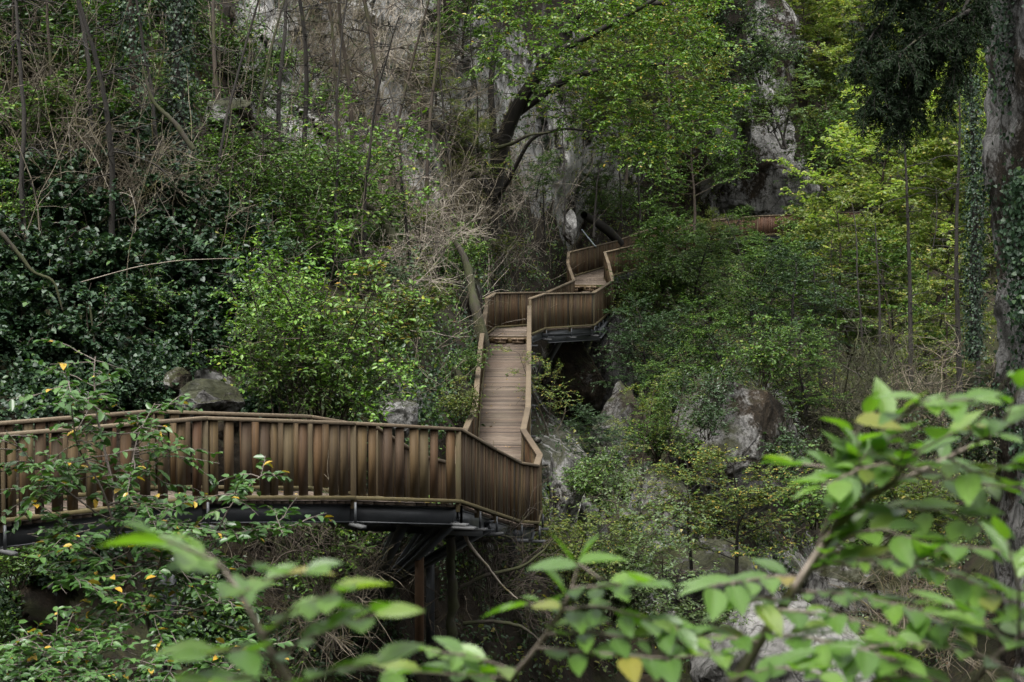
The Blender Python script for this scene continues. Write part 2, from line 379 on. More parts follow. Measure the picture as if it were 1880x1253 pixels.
BARE = [(480, 60, 60, 110, 1), (560, 150, 110, 180, .9), (720, 60, 90, 150, 1), (720, 200, 130, 160, .95), (880, 150, 130, 150, .7),
        (1000, 240, 70, 170, .95), (1050, 330, 60, 110, .8), (1130, 300, 60, 90, .75), (780, 330, 70, 60, .6), (1045, 420, 22, 40, 1),
        (1380, 270, 75, 130, 1), (1350, 360, 70, 60, .85), (1420, 80, 50, 110, 1), (1460, 340, 50, 60, .8), (1060, 130, 50, 90, .8),
        (380, 720, 60, 40, .8), (720, 735, 60, 50, .7), (1030, 870, 50, 120, 1), (1150, 830, 60, 160, .65), (1380, 800, 100, 120, .9),
        (1120, 640, 50, 90, .5), (1250, 1050, 170, 100, .6), (1450, 1140, 160, 150, 1), (1180, 930, 60, 70, .7), (1700, 170, 40, 30, .8), (1570, 40, 40, 60, .7),
        (1520, 320, 60, 40, .6), (1000, 700, 40, 60, .4)]
gb = blob(gx, gy, BARE)
DISP = np.zeros_like(gd)
_gpf = gp.reshape(-1, 3); _gbf = gb.ravel(); _gdf = gd.ravel(); _disp = DISP.ravel()
for i in range(len(_gpf)):
    x, y, z = _gpf[i]
    s = _gdf[i]/50.0
    a = mn.fractal((x*.28, y*.28, z*.20), .9, 2.1, 5)
    r_ = mn.ridged_multi_fractal((x*.35+7, y*.35, z*.16), .9, 2.2, 4, 1.0, 2.0) - 1.0
    dd, pp_ = mn.voronoi((x*.55 + .3*a, y*.55, z*.42 + .3*a)); c_ = mn.cell((pp_[0][0]*9.1, pp_[0][1]*9.1, pp_[0][2]*9.1))
    dd2, pp2 = mn.voronoi((x*1.5, y*1.5, z*1.1 + .4*a)); c2_ = mn.cell((pp2[0][0]*9.1, pp2[0][1]*9.1, pp2[0][2]*9.1))
    _disp[i] = (_gbf[i]*(.55*c_ + .25*c2_) + .12*c2_ + 0.75*a + _gbf[i]*0.55*r_ + .12*mn.noise((x*2.1, y*2.1, z*1.4)))*min(1.6, .55 + .5*s)
gd = gd + _disp.reshape(gd.shape)
gp = Parr(gx, gy, gd)

# ------------------------------------------------------------------ boardwalk stations: outer rail, inner rail, height of the deck
def st(ox, oy, ix, iy, z, zi=None): return (np.array((ox, oy, z)), np.array((ix, iy, z if zi is None else zi)))
A_ST = [st(-9.35, 19.75, -10.25, 20.75, -3.02), st(-5.86, 22.8, -6.75, 23.85, -3.02), st(-3.80, 24.6, -4.66, 25.72, -2.97), st(-2.09, 26.15, -2.78, 27.3, -3.16), st(-.73, 27.0, -1.93, 28.05, -3.31, -3.38)]
B_ST = [st(-.73, 27.0, -1.93, 28.05, -3.31, -3.38), st(-.284, 30.5, -1.46, 31.0, -3.92, -4.06), st(.11, 33.2, -1.14, 33.0, -4.40, -4.36), st(.42, 34.1, -1.03, 34.2, -4.54),
        st(.49, 35.0, -1.0, 35.1, -4.45), st(.21, 37.3, -.88, 37.4, -4.2), st(.32, 39.6, -.74, 39.7, -3.95), st(.40, 47, -.76, 47, -3.14), st(.48, 55.2, -.72, 55.5, -2.28)]
D_ST = [st(.50, 55.3, -.72, 55.6, -2.07), st(.94, 57.0, -.50, 58.0, -1.96), st(2.49, 61.0, 1.1, 62.4, -2.0), st(3.54, 70.0, 2.2, 71.0, -1.72), st(3.60, 74.3, 2.10, 75.0, -1.12)]
E_ST = [st(3.60, 74.4, 2.10, 75.1, -.86), st(3.63, 78, 2.23, 78.6, -.68), st(6.4, 88, 4.75, 89.3, -.10), st(8.0, 94, 6.3, 95.5, .42)]
G_ST = [st(8.0, 94, 6.3, 95.5, .42), st(9.9, 100, 8.7, 101.3, 1.0), st(12.8, 104, 12.4, 105.5, 1.33), st(15.2, 105.2, 15.0, 106.7, 1.45), st(18.6, 106.6, 18.4, 108.1, 1.6)]
ALL_ST = A_ST + B_ST[1:] + D_ST + E_ST + G_ST[1:]
# keep the terrain out of the walkway
_f = gp.reshape(-1, 3)
for a, b in zip(ALL_ST[:-1], ALL_ST[1:]):
    p = (a[0]+a[1])/2; q = (b[0]+b[1])/2; d = q - p; L2 = d[0]**2 + d[1]**2
    if L2 < .01: continue
    t = np.clip(((_f[:, 0]-p[0])*d[0] + (_f[:, 1]-p[1])*d[1])/L2, 0, 1)
    cx = p[0] + t*d[0]; cy = p[1] + t*d[1]; cz = p[2] + t*d[2]
    dist = np.hypot(_f[:, 0]-cx, _f[:, 1]-cy)
    half = .5*np.linalg.norm((a[0]-a[1])[:2]) + .25
    inside = (dist < half) & (_f[:, 2] > cz - .75) & (_f[:, 2] < cz + 3.0)
    _f[inside, 2] = cz[inside] - .75
gp = _f.reshape(gp.shape)
ny, nx = gx.shape
_i = np.arange(ny-1)[:, None]*nx + np.arange(nx-1)[None, :]
me = mesh_np('hillside', gp.reshape(-1, 3), np.stack((_i, _i+nx, _i+nx+1, _i+1), -1).reshape(-1, 4), True, M['ground'])
at = me.attributes.new('bare', 'FLOAT', 'POINT'); at.data.foreach_set('value', gb.ravel().astype(np.float32))
hill = bpy.data.objects.new('hillside', me); C.objects.link(hill); tag(hill, kind='structure')
_du = np.gradient(gp, axis=1); _dv = np.gradient(gp, axis=0)
gn = unit(np.cross(_dv, _du)); gn[gn[..., 1] > .3] *= -1
def tsamp(px, py):
    """points and normals of the terrain seen at photo pixels"""
    fx = np.clip((np.asarray(px, float) - GX[0])/7.0, 0, nx-1.01); fy = np.clip((np.asarray(py, float) - GY[0])/7.0, 0, ny-1.01)
    i = fx.astype(int); j = fy.astype(int); u = (fx-i)[..., None]; v = (fy-j)[..., None]
    f = lambda A: A[j, i]*(1-u)*(1-v) + A[j, i+1]*u*(1-v) + A[j+1, i]*(1-u)*v + A[j+1, i+1]*u*v
    return f(gp), unit(f(gn))

# near bank below the camera
bx, by = np.meshgrid(np.linspace(-16, 12, 90), np.linspace(-6, 19, 80))
bz = -1.75 - .115*np.clip(by, 0, 99) - .75*np.clip(by - 15.5, 0, 99)**1.3 - .02*np.abs(bx)
for j in range(bz.shape[0]):
    for i in range(bz.shape[1]):
        bz[j, i] += .12*mn.fractal((bx[j, i]*.8, by[j, i]*.8, 0), 1, 2, 4) - .05
_n2 = bx.shape[1]; _i = np.arange(bx.shape[0]-1)[:, None]*_n2 + np.arange(_n2-1)[None, :]
me = mesh_np('bank', np.stack((bx, by, bz), -1).reshape(-1, 3), np.stack((_i, _i+1, _i+_n2+1, _i+_n2), -1).reshape(-1, 4), True, M['ground'])
tag(link('bank', me), kind='structure')

# unseen gorge slope behind and beside the camera, added to block low sky light
def sky_block_slope():
    na, nz = 90, 40; V = []
    for j in range(nz):
        for i in range(na):
            th = R(155) + R(230)*i/(na-1); rad_ = 21 + j*.42
            x, y = rad_*math.cos(th), rad_*math.sin(th); z = -6 + j*1.0
            a = mn.fractal((x*.25, y*.25, z*.25), .9, 2.1, 4)
            V.append((x*(1+.06*a), y*(1+.06*a), z))
    i = np.arange(nz-1)[:, None]*na; j = np.arange(na-1)[None, :]
    tag(link('hillside', mesh_np('sky_block_hillside', V, np.stack((i+j, i+j+1, i+na+j+1, i+na+j), -1).reshape(-1, 4), True, M['ground'])), kind='structure')
sky_block_slope()

# right-hand cliff: an overhanging rock wall, closed column of rock
def rock_column(name, sil, dist, width, depth, mat, seed, amp, nang=150, nh=260, kind=None):
    """sil: left outline as (px, py) pairs at distance dist; the body reaches `width` metres to the right of it"""
    ys = np.array([s[1] for s in sil], float); xs = np.array([s[0] for s in sil], float)
    zz = np.linspace(ys[0], ys[-1], nh)
    V = []
    for y in zz:
        pl = P(np.interp(y, ys, xs), y, dist)
        for k in range(nang):
            th = 2*math.pi*k/nang
            cx, cy = math.cos(th), math.sin(th)
            s = lambda c: math.copysign(abs(c)**.75, c)
            p = np.array((pl[0] + width/2 + width/2*s(cx), dist + depth/2*s(cy) , pl[2]))
            n = Vector((cx, cy, 0))
            a = mn.fractal((p[0]*.55+seed, p[1]*.55, p[2]*.32), .9, 2.1, 6) + .55*(mn.ridged_multi_fractal((p[0]*.5, p[1]*.5+seed, p[2]*.25), .9, 2.2, 4, 1, 2) - 1)
            V.append(p + np.array(n)*a*amp)
    V = np.array(V)
    i = np.arange(nh-1)[:, None]*nang; j = np.arange(nang)[None, :]; j2 = (j+1) % nang
    Q = np.stack((i+j, i+nang+j, i+nang+j2, i+j2), -1).reshape(-1, 4)
    me = mesh_np(name, V, Q, True, mat)
    return link(name, me), V.reshape(nh, nang, 3)
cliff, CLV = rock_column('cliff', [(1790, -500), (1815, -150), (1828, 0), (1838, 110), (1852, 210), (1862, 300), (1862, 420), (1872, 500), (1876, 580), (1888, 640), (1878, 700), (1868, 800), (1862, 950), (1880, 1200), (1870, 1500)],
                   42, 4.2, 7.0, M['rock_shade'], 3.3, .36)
tag(cliff, kind='structure')

# ------------------------------------------------------------------ boulders and outcrops
def boulder(name, px, py, d, sx, sy, sz, label, cat='rock', mat='rock', seed=0.0, group=None, rot=0.0, rough=.38):
    import bmesh
    bm = bmesh.new(); bmesh.ops.create_icosphere(bm, subdivisions=6, radius=1.0)
    rr_ = random.Random(seed*7.3)
    cuts = [(Vector((rr_.gauss(0, 1), rr_.gauss(0, 1), rr_.gauss(0, .8))).normalized(), rr_.uniform(.55, .92)) for _ in range(22)]
    for v in bm.verts:
        c = v.co.copy(); p = c*(1 + .10*mn.noise((c.x*1.2+seed, c.y*1.2, c.z*1.2)))
        for n_, of in cuts:
            e = p.dot(n_) - of - .03*mn.noise((c.x*4, c.y*4+seed, c.z*4))
            if e > 0: p -= n_*e*.92
        a = mn.fractal((c.x*2.2+seed, c.y*2.2, c.z*2.2), .8, 2.1, 6)
        r_ = mn.ridged_multi_fractal((c.x*1.6, c.y*1.6+seed, c.z*1.1), .9, 2.2, 4, 1, 2) - 1.1
        p *= 1 + rough*(.16*a + .10*r_)
        v.co = Vector((p.x*sx, p.y*sy, p.z*sz))
    for f in bm.faces: f.smooth = True
    me = bpy.data.meshes.new(name); bm.to_mesh(me); bm.free(); me.materials.append(M[mat])
    o = link(name, me); o.location = P(px, py, d); o.rotation_euler = (0, 0, rot)
    return tag(o, label, cat, group)
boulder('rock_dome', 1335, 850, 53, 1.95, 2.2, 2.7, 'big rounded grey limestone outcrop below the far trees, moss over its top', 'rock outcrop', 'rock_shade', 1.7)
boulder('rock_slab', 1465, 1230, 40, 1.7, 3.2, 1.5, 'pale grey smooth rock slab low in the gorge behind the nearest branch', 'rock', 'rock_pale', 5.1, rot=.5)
boulder('rock', 1300, 1070, 46, 1.7, 1.5, 1.3, 'dark rock wall in the gorge below the yellowing tree', 'rock', 'rock_painted_shade', 9.4)
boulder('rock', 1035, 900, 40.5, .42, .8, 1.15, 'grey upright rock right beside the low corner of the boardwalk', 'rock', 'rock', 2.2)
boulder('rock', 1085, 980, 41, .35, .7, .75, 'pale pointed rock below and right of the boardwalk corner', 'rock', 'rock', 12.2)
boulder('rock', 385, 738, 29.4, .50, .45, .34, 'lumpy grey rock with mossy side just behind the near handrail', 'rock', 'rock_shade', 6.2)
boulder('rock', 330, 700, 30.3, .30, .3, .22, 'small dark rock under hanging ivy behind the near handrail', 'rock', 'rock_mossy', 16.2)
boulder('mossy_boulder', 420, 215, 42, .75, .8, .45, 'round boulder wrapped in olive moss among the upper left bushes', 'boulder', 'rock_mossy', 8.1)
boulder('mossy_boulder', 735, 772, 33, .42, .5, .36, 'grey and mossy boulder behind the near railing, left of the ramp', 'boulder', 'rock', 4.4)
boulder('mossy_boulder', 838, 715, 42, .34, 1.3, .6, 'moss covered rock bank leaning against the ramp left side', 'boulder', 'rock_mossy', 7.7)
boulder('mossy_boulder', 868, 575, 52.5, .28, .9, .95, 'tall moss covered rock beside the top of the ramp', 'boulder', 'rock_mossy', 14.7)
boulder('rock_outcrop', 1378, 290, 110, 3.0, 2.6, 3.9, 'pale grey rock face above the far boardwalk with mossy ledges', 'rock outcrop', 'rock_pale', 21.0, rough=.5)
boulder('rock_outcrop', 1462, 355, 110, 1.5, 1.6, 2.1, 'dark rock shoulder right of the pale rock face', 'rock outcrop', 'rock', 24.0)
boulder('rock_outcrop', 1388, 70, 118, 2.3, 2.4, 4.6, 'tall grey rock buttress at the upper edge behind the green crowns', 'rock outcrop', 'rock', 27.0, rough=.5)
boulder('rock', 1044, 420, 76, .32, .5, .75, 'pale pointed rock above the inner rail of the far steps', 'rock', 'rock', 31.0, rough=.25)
boulder('rock', 1120, 700, 66, .9, 1.5, 2.3, 'dark cave like rock under the middle boardwalk platform', 'rock', 'rock_painted_shade', 33.0)
boulder('rock', 1050, 700, 62.5, 1.2, 1.2, 1.5, 'shade-coloured rock wall right of the ramp below the platform', 'rock', 'rock_painted_shade', 41.0)
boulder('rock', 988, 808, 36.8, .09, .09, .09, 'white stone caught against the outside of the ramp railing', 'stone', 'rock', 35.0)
boulder('cliff_rock', 1150, 840, 57, 1.1, 1.6, 2.3, 'steep dark rock wall standing in the ravine between the ramp and the rounded outcrop', 'rock', 'rock_painted_shade', 51.0)
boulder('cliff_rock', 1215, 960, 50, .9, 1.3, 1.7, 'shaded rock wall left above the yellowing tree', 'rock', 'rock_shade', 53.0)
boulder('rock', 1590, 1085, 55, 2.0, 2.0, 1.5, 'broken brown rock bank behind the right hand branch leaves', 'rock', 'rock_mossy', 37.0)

# ------------------------------------------------------------------ boardwalk
Z = np.array((0, 0, 1.0))
RAIL_H = 1.05
rng = random.Random(5)
def sweep(mb, pts, wd, ht, dz, pre=None, post=None):
    """mitred board along a polyline, its centre dz above the points"""
    pts = [np.array(p) for p in pts]; n = len(pts); prof = []
    for i in range(n):
        a = pts[i] - pts[i-1] if i else (pts[0] - pre if pre is not None else pts[1] - pts[0])
        b = pts[i+1] - pts[i] if i < n-1 else (post - pts[i] if post is not None else a)
        a = a[:2]/np.linalg.norm(a[:2]); b = b[:2]/np.linalg.norm(b[:2])
        t = a + b; t /= np.linalg.norm(t); c = max(.5, float(np.dot(t, b)))
        s = np.array((-t[1], t[0], 0))*wd/2/c; c0 = pts[i] + Z*dz
        prof.append([c0 - s - Z*ht/2, c0 + s - Z*ht/2, c0 + s + Z*ht/2, c0 - s + Z*ht/2])
    for i in range(n-1):
        p, q = prof[i], prof[i+1]
        mb.hexa([p[0], p[1], p[2], p[3], q[0], q[1], q[2], q[3]])
def arc(pts, step):
    """points along a polyline"""
    out = []
    for a, b in zip(pts[:-1], pts[1:]):
        L = np.linalg.norm((b-a)[:2]); k = max(1, round(L/step))
        out += [(a + (b-a)*i/k) for i in range(k)]
    out.append(pts[-1]); return out
def railing(parent, pts, side, sw, gap, mat, post_step=1.9, pre=None, post=None, th_=.019):
    """side: +1 when the walkway lies to the left of the direction of travel"""
    r = bpy.data.objects.new('railing', None); C.objects.link(r); r.parent = parent; r.location = (0, 0, 0)
    class _L: pass
    def put(mb, name, mat, bevel=0):
        o = mb.build(name, mat, None, bevel); o.parent = r; o.location = -np.array(parent.location); return o
    h = MB(); sweep(h, pts, .115, .045, RAIL_H - .022, pre, post); put(h, 'handrail', M['rail'], .006)
    h = MB(); sweep(h, pts, .11, .05, .045, pre, post); put(h, 'bottom_plate', M['plate'], .006)
    stn = arc(pts, post_step)
    for p in stn[(1 if pre is not None else 0):]:
        m = MB(); m.bar(p + Z*(-.10), p + Z*(RAIL_H - .047), .075, .085, side=(1, 0, 0)); put(m, 'post', M['post'], .006)
    for a, b in zip(stn[:-1], stn[1:]):
        d = b - a; L = np.linalg.norm(d[:2]); t = d/L; s = np.array((-t[1], t[0], 0.0))
        s /= np.linalg.norm(s); m = MB(); x = .055
        th = np.array((t[0], t[1], 0)); th /= np.linalg.norm(th)
        while x + sw*.6 < L - .04:
            wv = sw*rng.uniform(.85, 1.12)
            c = a + t*(x + wv/2); off = rng.uniform(-.012, .012)
            tw = rng.gauss(0, .12); dirv = th*math.cos(tw) + s*math.sin(tw)
            lean = th*rng.gauss(0, .006)
            nrm = np.cross(dirv, Z)
            u, vv = dirv*wv/2, nrm*th_
            lo = c + s*off + Z*(.072 + rng.uniform(0, .004)); hi = c + s*off + Z*(RAIL_H - .046) + lean
            m.hexa([lo-u-vv, lo+u-vv, lo+u+vv, lo-u+vv, hi-u-vv, hi+u-vv, hi+u+vv, hi-u+vv])
            x += wv + gap*rng.choice((rng.uniform(.2, .6), rng.uniform(.85, 1.25), rng.uniform(.85, 1.25), rng.uniform(.85, 1.25)))
        if m.n: put(m, 'slat_panel', mat)
    return r
def deck(parent, sts):
    m = MB(); pw, g = .115, .020
    for (o0, i0), (o1, i1) in zip(sts[:-1], sts[1:]):
        L = .5*(np.linalg.norm(o1-o0) + np.linalg.norm(i1-i0)); n = max(1, round(L/(pw+g)))
        for k in range(n):
            f0 = k/n; f1 = (k+1 - g/(pw+g))/n
            dz = Z*rng.uniform(-.003, .004)
            a, b = o0+(o1-o0)*f0+dz, i0+(i1-i0)*f0+dz; c, e = i0+(i1-i0)*f1+dz, o0+(o1-o0)*f1+dz
            t = Z*.038
            m.hexa([a-t, e-t, c-t, b-t, a, e, c, b])
    return m.build('deck', M['deck'], parent)
def substructure(parent, sts, ht, stub=.34, step=2.0, outer_only=False):
    for k, nm in ((0, 'edge_beam'), (1, 'edge_beam')):
        m = MB()
        for a, b in zip(sts[:-1], sts[1:]):
            p, q = a[k] - Z*(.05+ht/2), b[k] - Z*(.05+ht/2)
            inw = (a[1-k]-a[k]); inw /= np.linalg.norm(inw)
            m.ibeam(p + inw*.10, q + inw*.10, .09, ht)
        m.build(nm, M['steel'], parent)
    po = arc([s[0] for s in sts], step); pi = [None]*len(po)
    # inner partners by the same stationing
    ci = []
    for (o0, i0), (o1, i1) in zip(sts[:-1], sts[1:]):
        k = max(1, round(np.linalg.norm((o1-o0)[:2])/step)); ci += [i0 + (i1-i0)*j/k for j in range(k)]
    ci.append(sts[-1][1])
    for p, q in zip(po, ci):
        d = p - q; d /= np.linalg.norm(d)
        m = MB(); m.bar(q - Z*(.05+ht+.025), p + d*stub - Z*(.05+ht+.025), .08, .042); m.build('cross_beam', M['galv'], parent)
        m = MB(); m.bar(p + d*.055 - Z*(.05+ht+.0), p + d*.055 - Z*.01, .035, .02, side=(1, 0, 0)); m.build('post_bracket', M['steel'], parent)
def walkway(name, sts, label, sw, gap, mat, ht=.20, outer=True, inner=True, step=2.0, pre=None, post=None, th_=.019, stub=.22, rs=None):
    root = empty(name, (sts[0][0]+sts[0][1])/2, label, 'boardwalk', 'sections of the wooden boardwalk')
    deck(root, sts); rs = rs or sts
    if outer: railing(root, [s[0] for s in rs], 1, sw, gap, mat, 1.9, None if pre is None else pre[0], None if post is None else post[0], th_)
    if inner: railing(root, [s[1] for s in rs], -1, sw, gap, mat, 1.9, None if pre is None else pre[1], None if post is None else post[1], th_)
    substructure(root, sts, ht, stub=stub, step=step)
    return root
wa = walkway('boardwalk', A_ST, 'near level stretch of brown slatted boardwalk crossing at the left', .115, .125, M['slat'], .24, post=B_ST[1], th_=.024, stub=.30)
wb = walkway('boardwalk', B_ST, 'boardwalk ramp that dips at the near corner and climbs straight up the middle', .105, .02, M['slat'], pre=A_ST[-2], stub=.16)
wd_ = walkway('boardwalk', D_ST, 'angled middle boardwalk platform above the dark hollow, at the top of the ramp', .105, .018, M['slat'], post=E_ST[1])
we = walkway('boardwalk', E_ST, 'upper boardwalk flight bending right above the platform toward the trees', .105, .02, M['slat'], post=G_ST[1], pre=D_ST[-2], rs=[st(3.60, 74.3, 2.10, 75.0, -1.12)] + E_ST[1:])
wg = walkway('boardwalk', G_ST, 'farthest reddish boardwalk stretch half hidden by leaves under the rock face', .12, .02, M['slat_red'], pre=E_ST[-2])
# steps
def step_blocks(parent, st_lo, st_hi, fr, depth):
    o, i = st_lo; lo, hi = o[2], st_hi[0][2]
    ax = i - o; ax[2] = 0; Lx = np.linalg.norm(ax); ax /= Lx
    back = np.array((ax[1], -ax[0], 0.0))
    if back[1] > 0: back = -back
    m = MB(); m.bar(o + Z*(hi-lo)/2 + back*.02 - Z*.03, i + Z*(hi-lo)/2 + back*.02 - Z*.03, .03, hi-lo-.02, side=back); m.build('riser', M['slat'], parent)
    for f in fr:
        c = o + ax*Lx*f + back*(depth/2 + .05)
        m = MB()
        for s in (-1, 1):
            m.bar(c + ax*s*.095 + back*depth/2 + Z*(hi-lo)*.62, c + ax*s*.095 - back*depth/2 + Z*(hi-lo)*.62, .17, .04)
        m.bar(c - ax*.16 + back*(depth/2-.06) + Z*(hi-lo)*.28, c + ax*.16 + back*(depth/2-.06) + Z*(hi-lo)*.28, .04, (hi-lo)*.5, side=back)
        m.build('step_block', M['step'], parent)
step_blocks(wd_, B_ST[-1], D_ST[0], (.22, .62), .25)
step_blocks(we, D_ST[-1], E_ST[0], (.30, .70), .6)
# struts and columns under the near corner
s = MB()
top = np.array((-1.05, 27.4, -3.75))
for p, q in ((P(842, 945, 27.3), P(672, 1105, 31.5)), (P(800, 945, 27.9), P(690, 1110, 32.0)), (P(900, 965, 30.0), P(690, 1085, 32.5)), (P(745, 945, 27.0), P(680, 1090, 31.5))):
    m = MB(); m.ibeam(p, q, .15, .15, .02); m.build('strut', M['steel'], wa)
for px, d, y1, mt in ((770, 29.2, 1190, 'rust'), (790, 31.5, 1180, 'steel')):
    a = P(px, 960, d); b = P(px, y1, d); m = MB(); m.ibeam(a - Z*.0, b, .12, .12) if False else m.bar(a, b, .13, .13, side=(1, 0, 0)); m.build('column', M[mt], wa)
m = MB(); m.bar(P(640, 962, 27.2), P(880, 975, 29.5), .14, .16); m.build('under_beam', M['steel'], wa)
for px, d in ((300, 27.0), (318, 27.4)):
    m = MB(); m.bar(P(px, 985, d), P(px, 1230, d), .09, .09, side=(1, 0, 0)); m.build('column', M['steel'], wa)
for y in (.30, .62): pass
for p, q in ((P(1006, 622, 57.5), P(1098, 617, 62.0)), (P(1100, 614, 62), P(1128, 580, 70.5))):
    m = MB(); m.ibeam(p, q, .14, .26, .02); m.build('under_beam', M['steel'], wd_)
for px, py, d in ((1030, 622, 59.0), (1085, 618, 62.0), (1120, 590, 69.0)):
    m = MB(); m.bar(P(px, py, d), P(px-70, py+120, d+5), .14, .14); m.build('strut', M['steel'], wd_)
for px, d in ((945, 38.5), (955, 44.0), (958, 50.0)):
    y = 480 + (4.3 if d < 40 else 3.6 if d < 46 else 2.95)*F/d + 20
    m = MB(); m.bar(P(px, y, d), P(px-8, y+180, d+.5), .13, .13, side=(1, 0, 0)); m.build('column', M['steel'], wb)
_fr = np.random.default_rng(8); _fp = []
for sts, n in ((A_ST, 60), (B_ST, 150), (D_ST, 60), (E_ST, 40)):
    for _ in range(n):
        k = _fr.integers(0, len(sts)-1); u = _fr.random(); e = _fr.beta(.6, .6)*.86 + .07
        o_ = sts[k][0]*(1-u) + sts[k+1][0]*u; i_ = sts[k][1]*(1-u) + sts[k+1][1]*u; _fp.append(o_*(1-e) + i_*e + Z*.008)
_fp = np.array(_fp); _m = len(_fp); _fl = _fr.uniform(.04, .08, _m)
tag(link('fallen_leaves', leaves_mesh('fallen_leaves', _fp, _fr.normal(0, 1, (_m, 3))*np.array((1, 1, .12)), _fr.normal(0, .12, (_m, 3)) + Z, _fl, _fl*.6, OV, M['fallen'])), None, None, None, 'stuff')
# log and cable near the far rail
lg = tubes_mesh('fallen_log', [(np.array([P(1072, 395, 84), P(1100, 412, 86), P(1120, 427, 88), P(1138, 446, 90)]), np.array([.16, .20, .21, .2]))], M['bark_dark'], 9)
tag(link('fallen_log', lg), 'dark straight log lying down the slope behind the upper boardwalk rail', 'log')
cb = tubes_mesh('steel_cable', [(np.array([P(1068, 422, 82), P(1094, 454, 80.5)]), np.array([.028, .028]))], M['cable'], 6)
tag(link('steel_cable', cb), 'thin pale blue steel cable running from the slope down to the upper rail', 'cable')

# ------------------------------------------------------------------ plants
def curve(rg, p, d, length, n, wander, grav):
    pts = [np.array(p, float)]; d = np.array(d, float); d /= np.linalg.norm(d)
    for _ in range(n):
        d = d + rg.normal(0, wander, 3) + np.array((0, 0, grav)); d /= np.linalg.norm(d)
        pts.append(pts[-1] + d*length/n)
    return np.array(pts), d
class Plant:
    def __init__(s, seed): s.rg = np.random.default_rng(seed); s.wood = []; s.lp = []; s.la = []; s.ln = []; s.ll = []
    def spray(s, pts, n, L, flat=.75, both=True, droop=-.15):
        rg = s.rg; k = len(pts)
        f = np.sort(rg.uniform(.12, 1.0, n))*(k-1); i = np.minimum(f.astype(int), k-2); u = (f-i)[:, None]
        p = pts[i]*(1-u) + pts[i+1]*u; t = unit(pts[i+1]-pts[i])
        up = unit(np.stack((rg.normal(0, 1-flat, n), rg.normal(0, 1-flat, n), np.ones(n)), 1))
        sd = unit(np.cross(t, up)); sg = np.where(np.arange(n) % 2, 1, -1)[:, None]
        ax = unit(t*rg.uniform(.2, .8, n)[:, None] + sd*sg + np.array((0, 0, droop)) + rg.normal(0, .18, (n, 3)))
        s.lp.append(p); s.la.append(ax); s.ln.append(unit(up + rg.normal(0, .28, (n, 3)))); s.ll.append(L*rg.uniform(.6, 1.2, n))
    def meshes(s, nm, shape=OV, wr=.55, mult=1.0):
        wood = tubes_mesh(nm + '_wood', s.wood) if s.wood else None
        lv = None
        if s.lp:
            L = np.concatenate(s.ll)
            lv = leaves_mesh(nm + '_leaves', np.concatenate(s.lp), np.concatenate(s.la), np.concatenate(s.ln), L, L*wr, shape)
        return wood, lv
def rdir(rg, az, el): return np.array((math.cos(az)*math.cos(el), math.sin(az)*math.cos(el), math.sin(el)))

def gen_tree(seed, H, r0, stems=1, lean=.08, first=.3, nlimb=16, limb=.34, el=(.1, .9), sub=6, tw=3, nl=12, L=.09, twl=.5, grav=-.02, wander=.12, flat=.75, wr=.55, shape=OV, top=1.0, bare=False):
    pl = Plant(seed); rg = pl.rg
    for si in range(stems):
        az0 = rg.uniform(0, 6.28)
        ln = lean if stems == 1 else lean + .25
        h = H*(1 if si == 0 else rg.uniform(.6, .95))
        pts, _ = curve(rg, (rg.normal(0, .04*H*(stems > 1)), rg.normal(0, .04*H*(stems > 1)), -.3), rdir(rg, az0, math.pi/2 - ln), h, 10, .06, .02)
        rr = np.linspace(r0, r0*.22, len(pts))*(1 if si == 0 else .75); rr[0] *= 1.35
        pl.wood.append((pts, rr))
        nlm = max(3, nlimb//stems)
        for k in range(nlm):
            f = first + (top-first)*((k + rg.uniform(0, 1))/nlm)
            i = min(9, int(f*10)); u = f*10 - i; b = pts[i]*(1-u) + pts[min(10, i+1)]*u
            az = k*2.4 + rg.uniform(-.5, .5); e = el[0] + (el[1]-el[0])*rg.random()*(.4 + .8*f)
            ll = limb*H*(1.15 - .75*max(0, f-.35))*rg.uniform(.65, 1.15)
            lp, _ = curve(rg, b, rdir(rg, az, e), ll, 7, wander, grav)
            lr = r0*(.45 - .25*f); pl.wood.append((lp, np.linspace(lr, max(.006, lr*.25), len(lp))))
            for j in range(sub):
                g = .25 + .75*(j + rg.random())/sub; ii = min(6, int(g*7)); q = lp[ii] + (lp[ii+1]-lp[ii])*(g*7-ii)
                t = unit(lp[ii+1]-lp[ii]); sd = np.cross(t, Z); sgn = 1 if j % 2 else -1
                dd = t*.6 + sd*sgn*rg.uniform(.5, 1) + np.array((0, 0, rg.uniform(-.15, .35)))
                sp, _ = curve(rg, q, dd, ll*rg.uniform(.3, .5), 5, wander, grav)
                pl.wood.append((sp, np.linspace(max(.007, lr*.3), .005, len(sp))))
                for m in range(tw):
                    q2 = sp[rg.integers(1, 6)]; d2 = unit(sp[-1]-sp[0]) + rg.normal(0, .6, 3)*np.array((1, 1, .45))
                    tp, _ = curve(rg, q2, d2, twl*rg.uniform(.5, 1.2), 4, wander, grav*1.5)
                    pl.wood.append((tp, np.linspace(.006, .003, len(tp))))
                    if not bare: pl.spray(tp, nl, L, flat)
                if not bare: pl.spray(sp, nl, L, flat)
    return pl.meshes('tree%d' % seed, shape, wr)
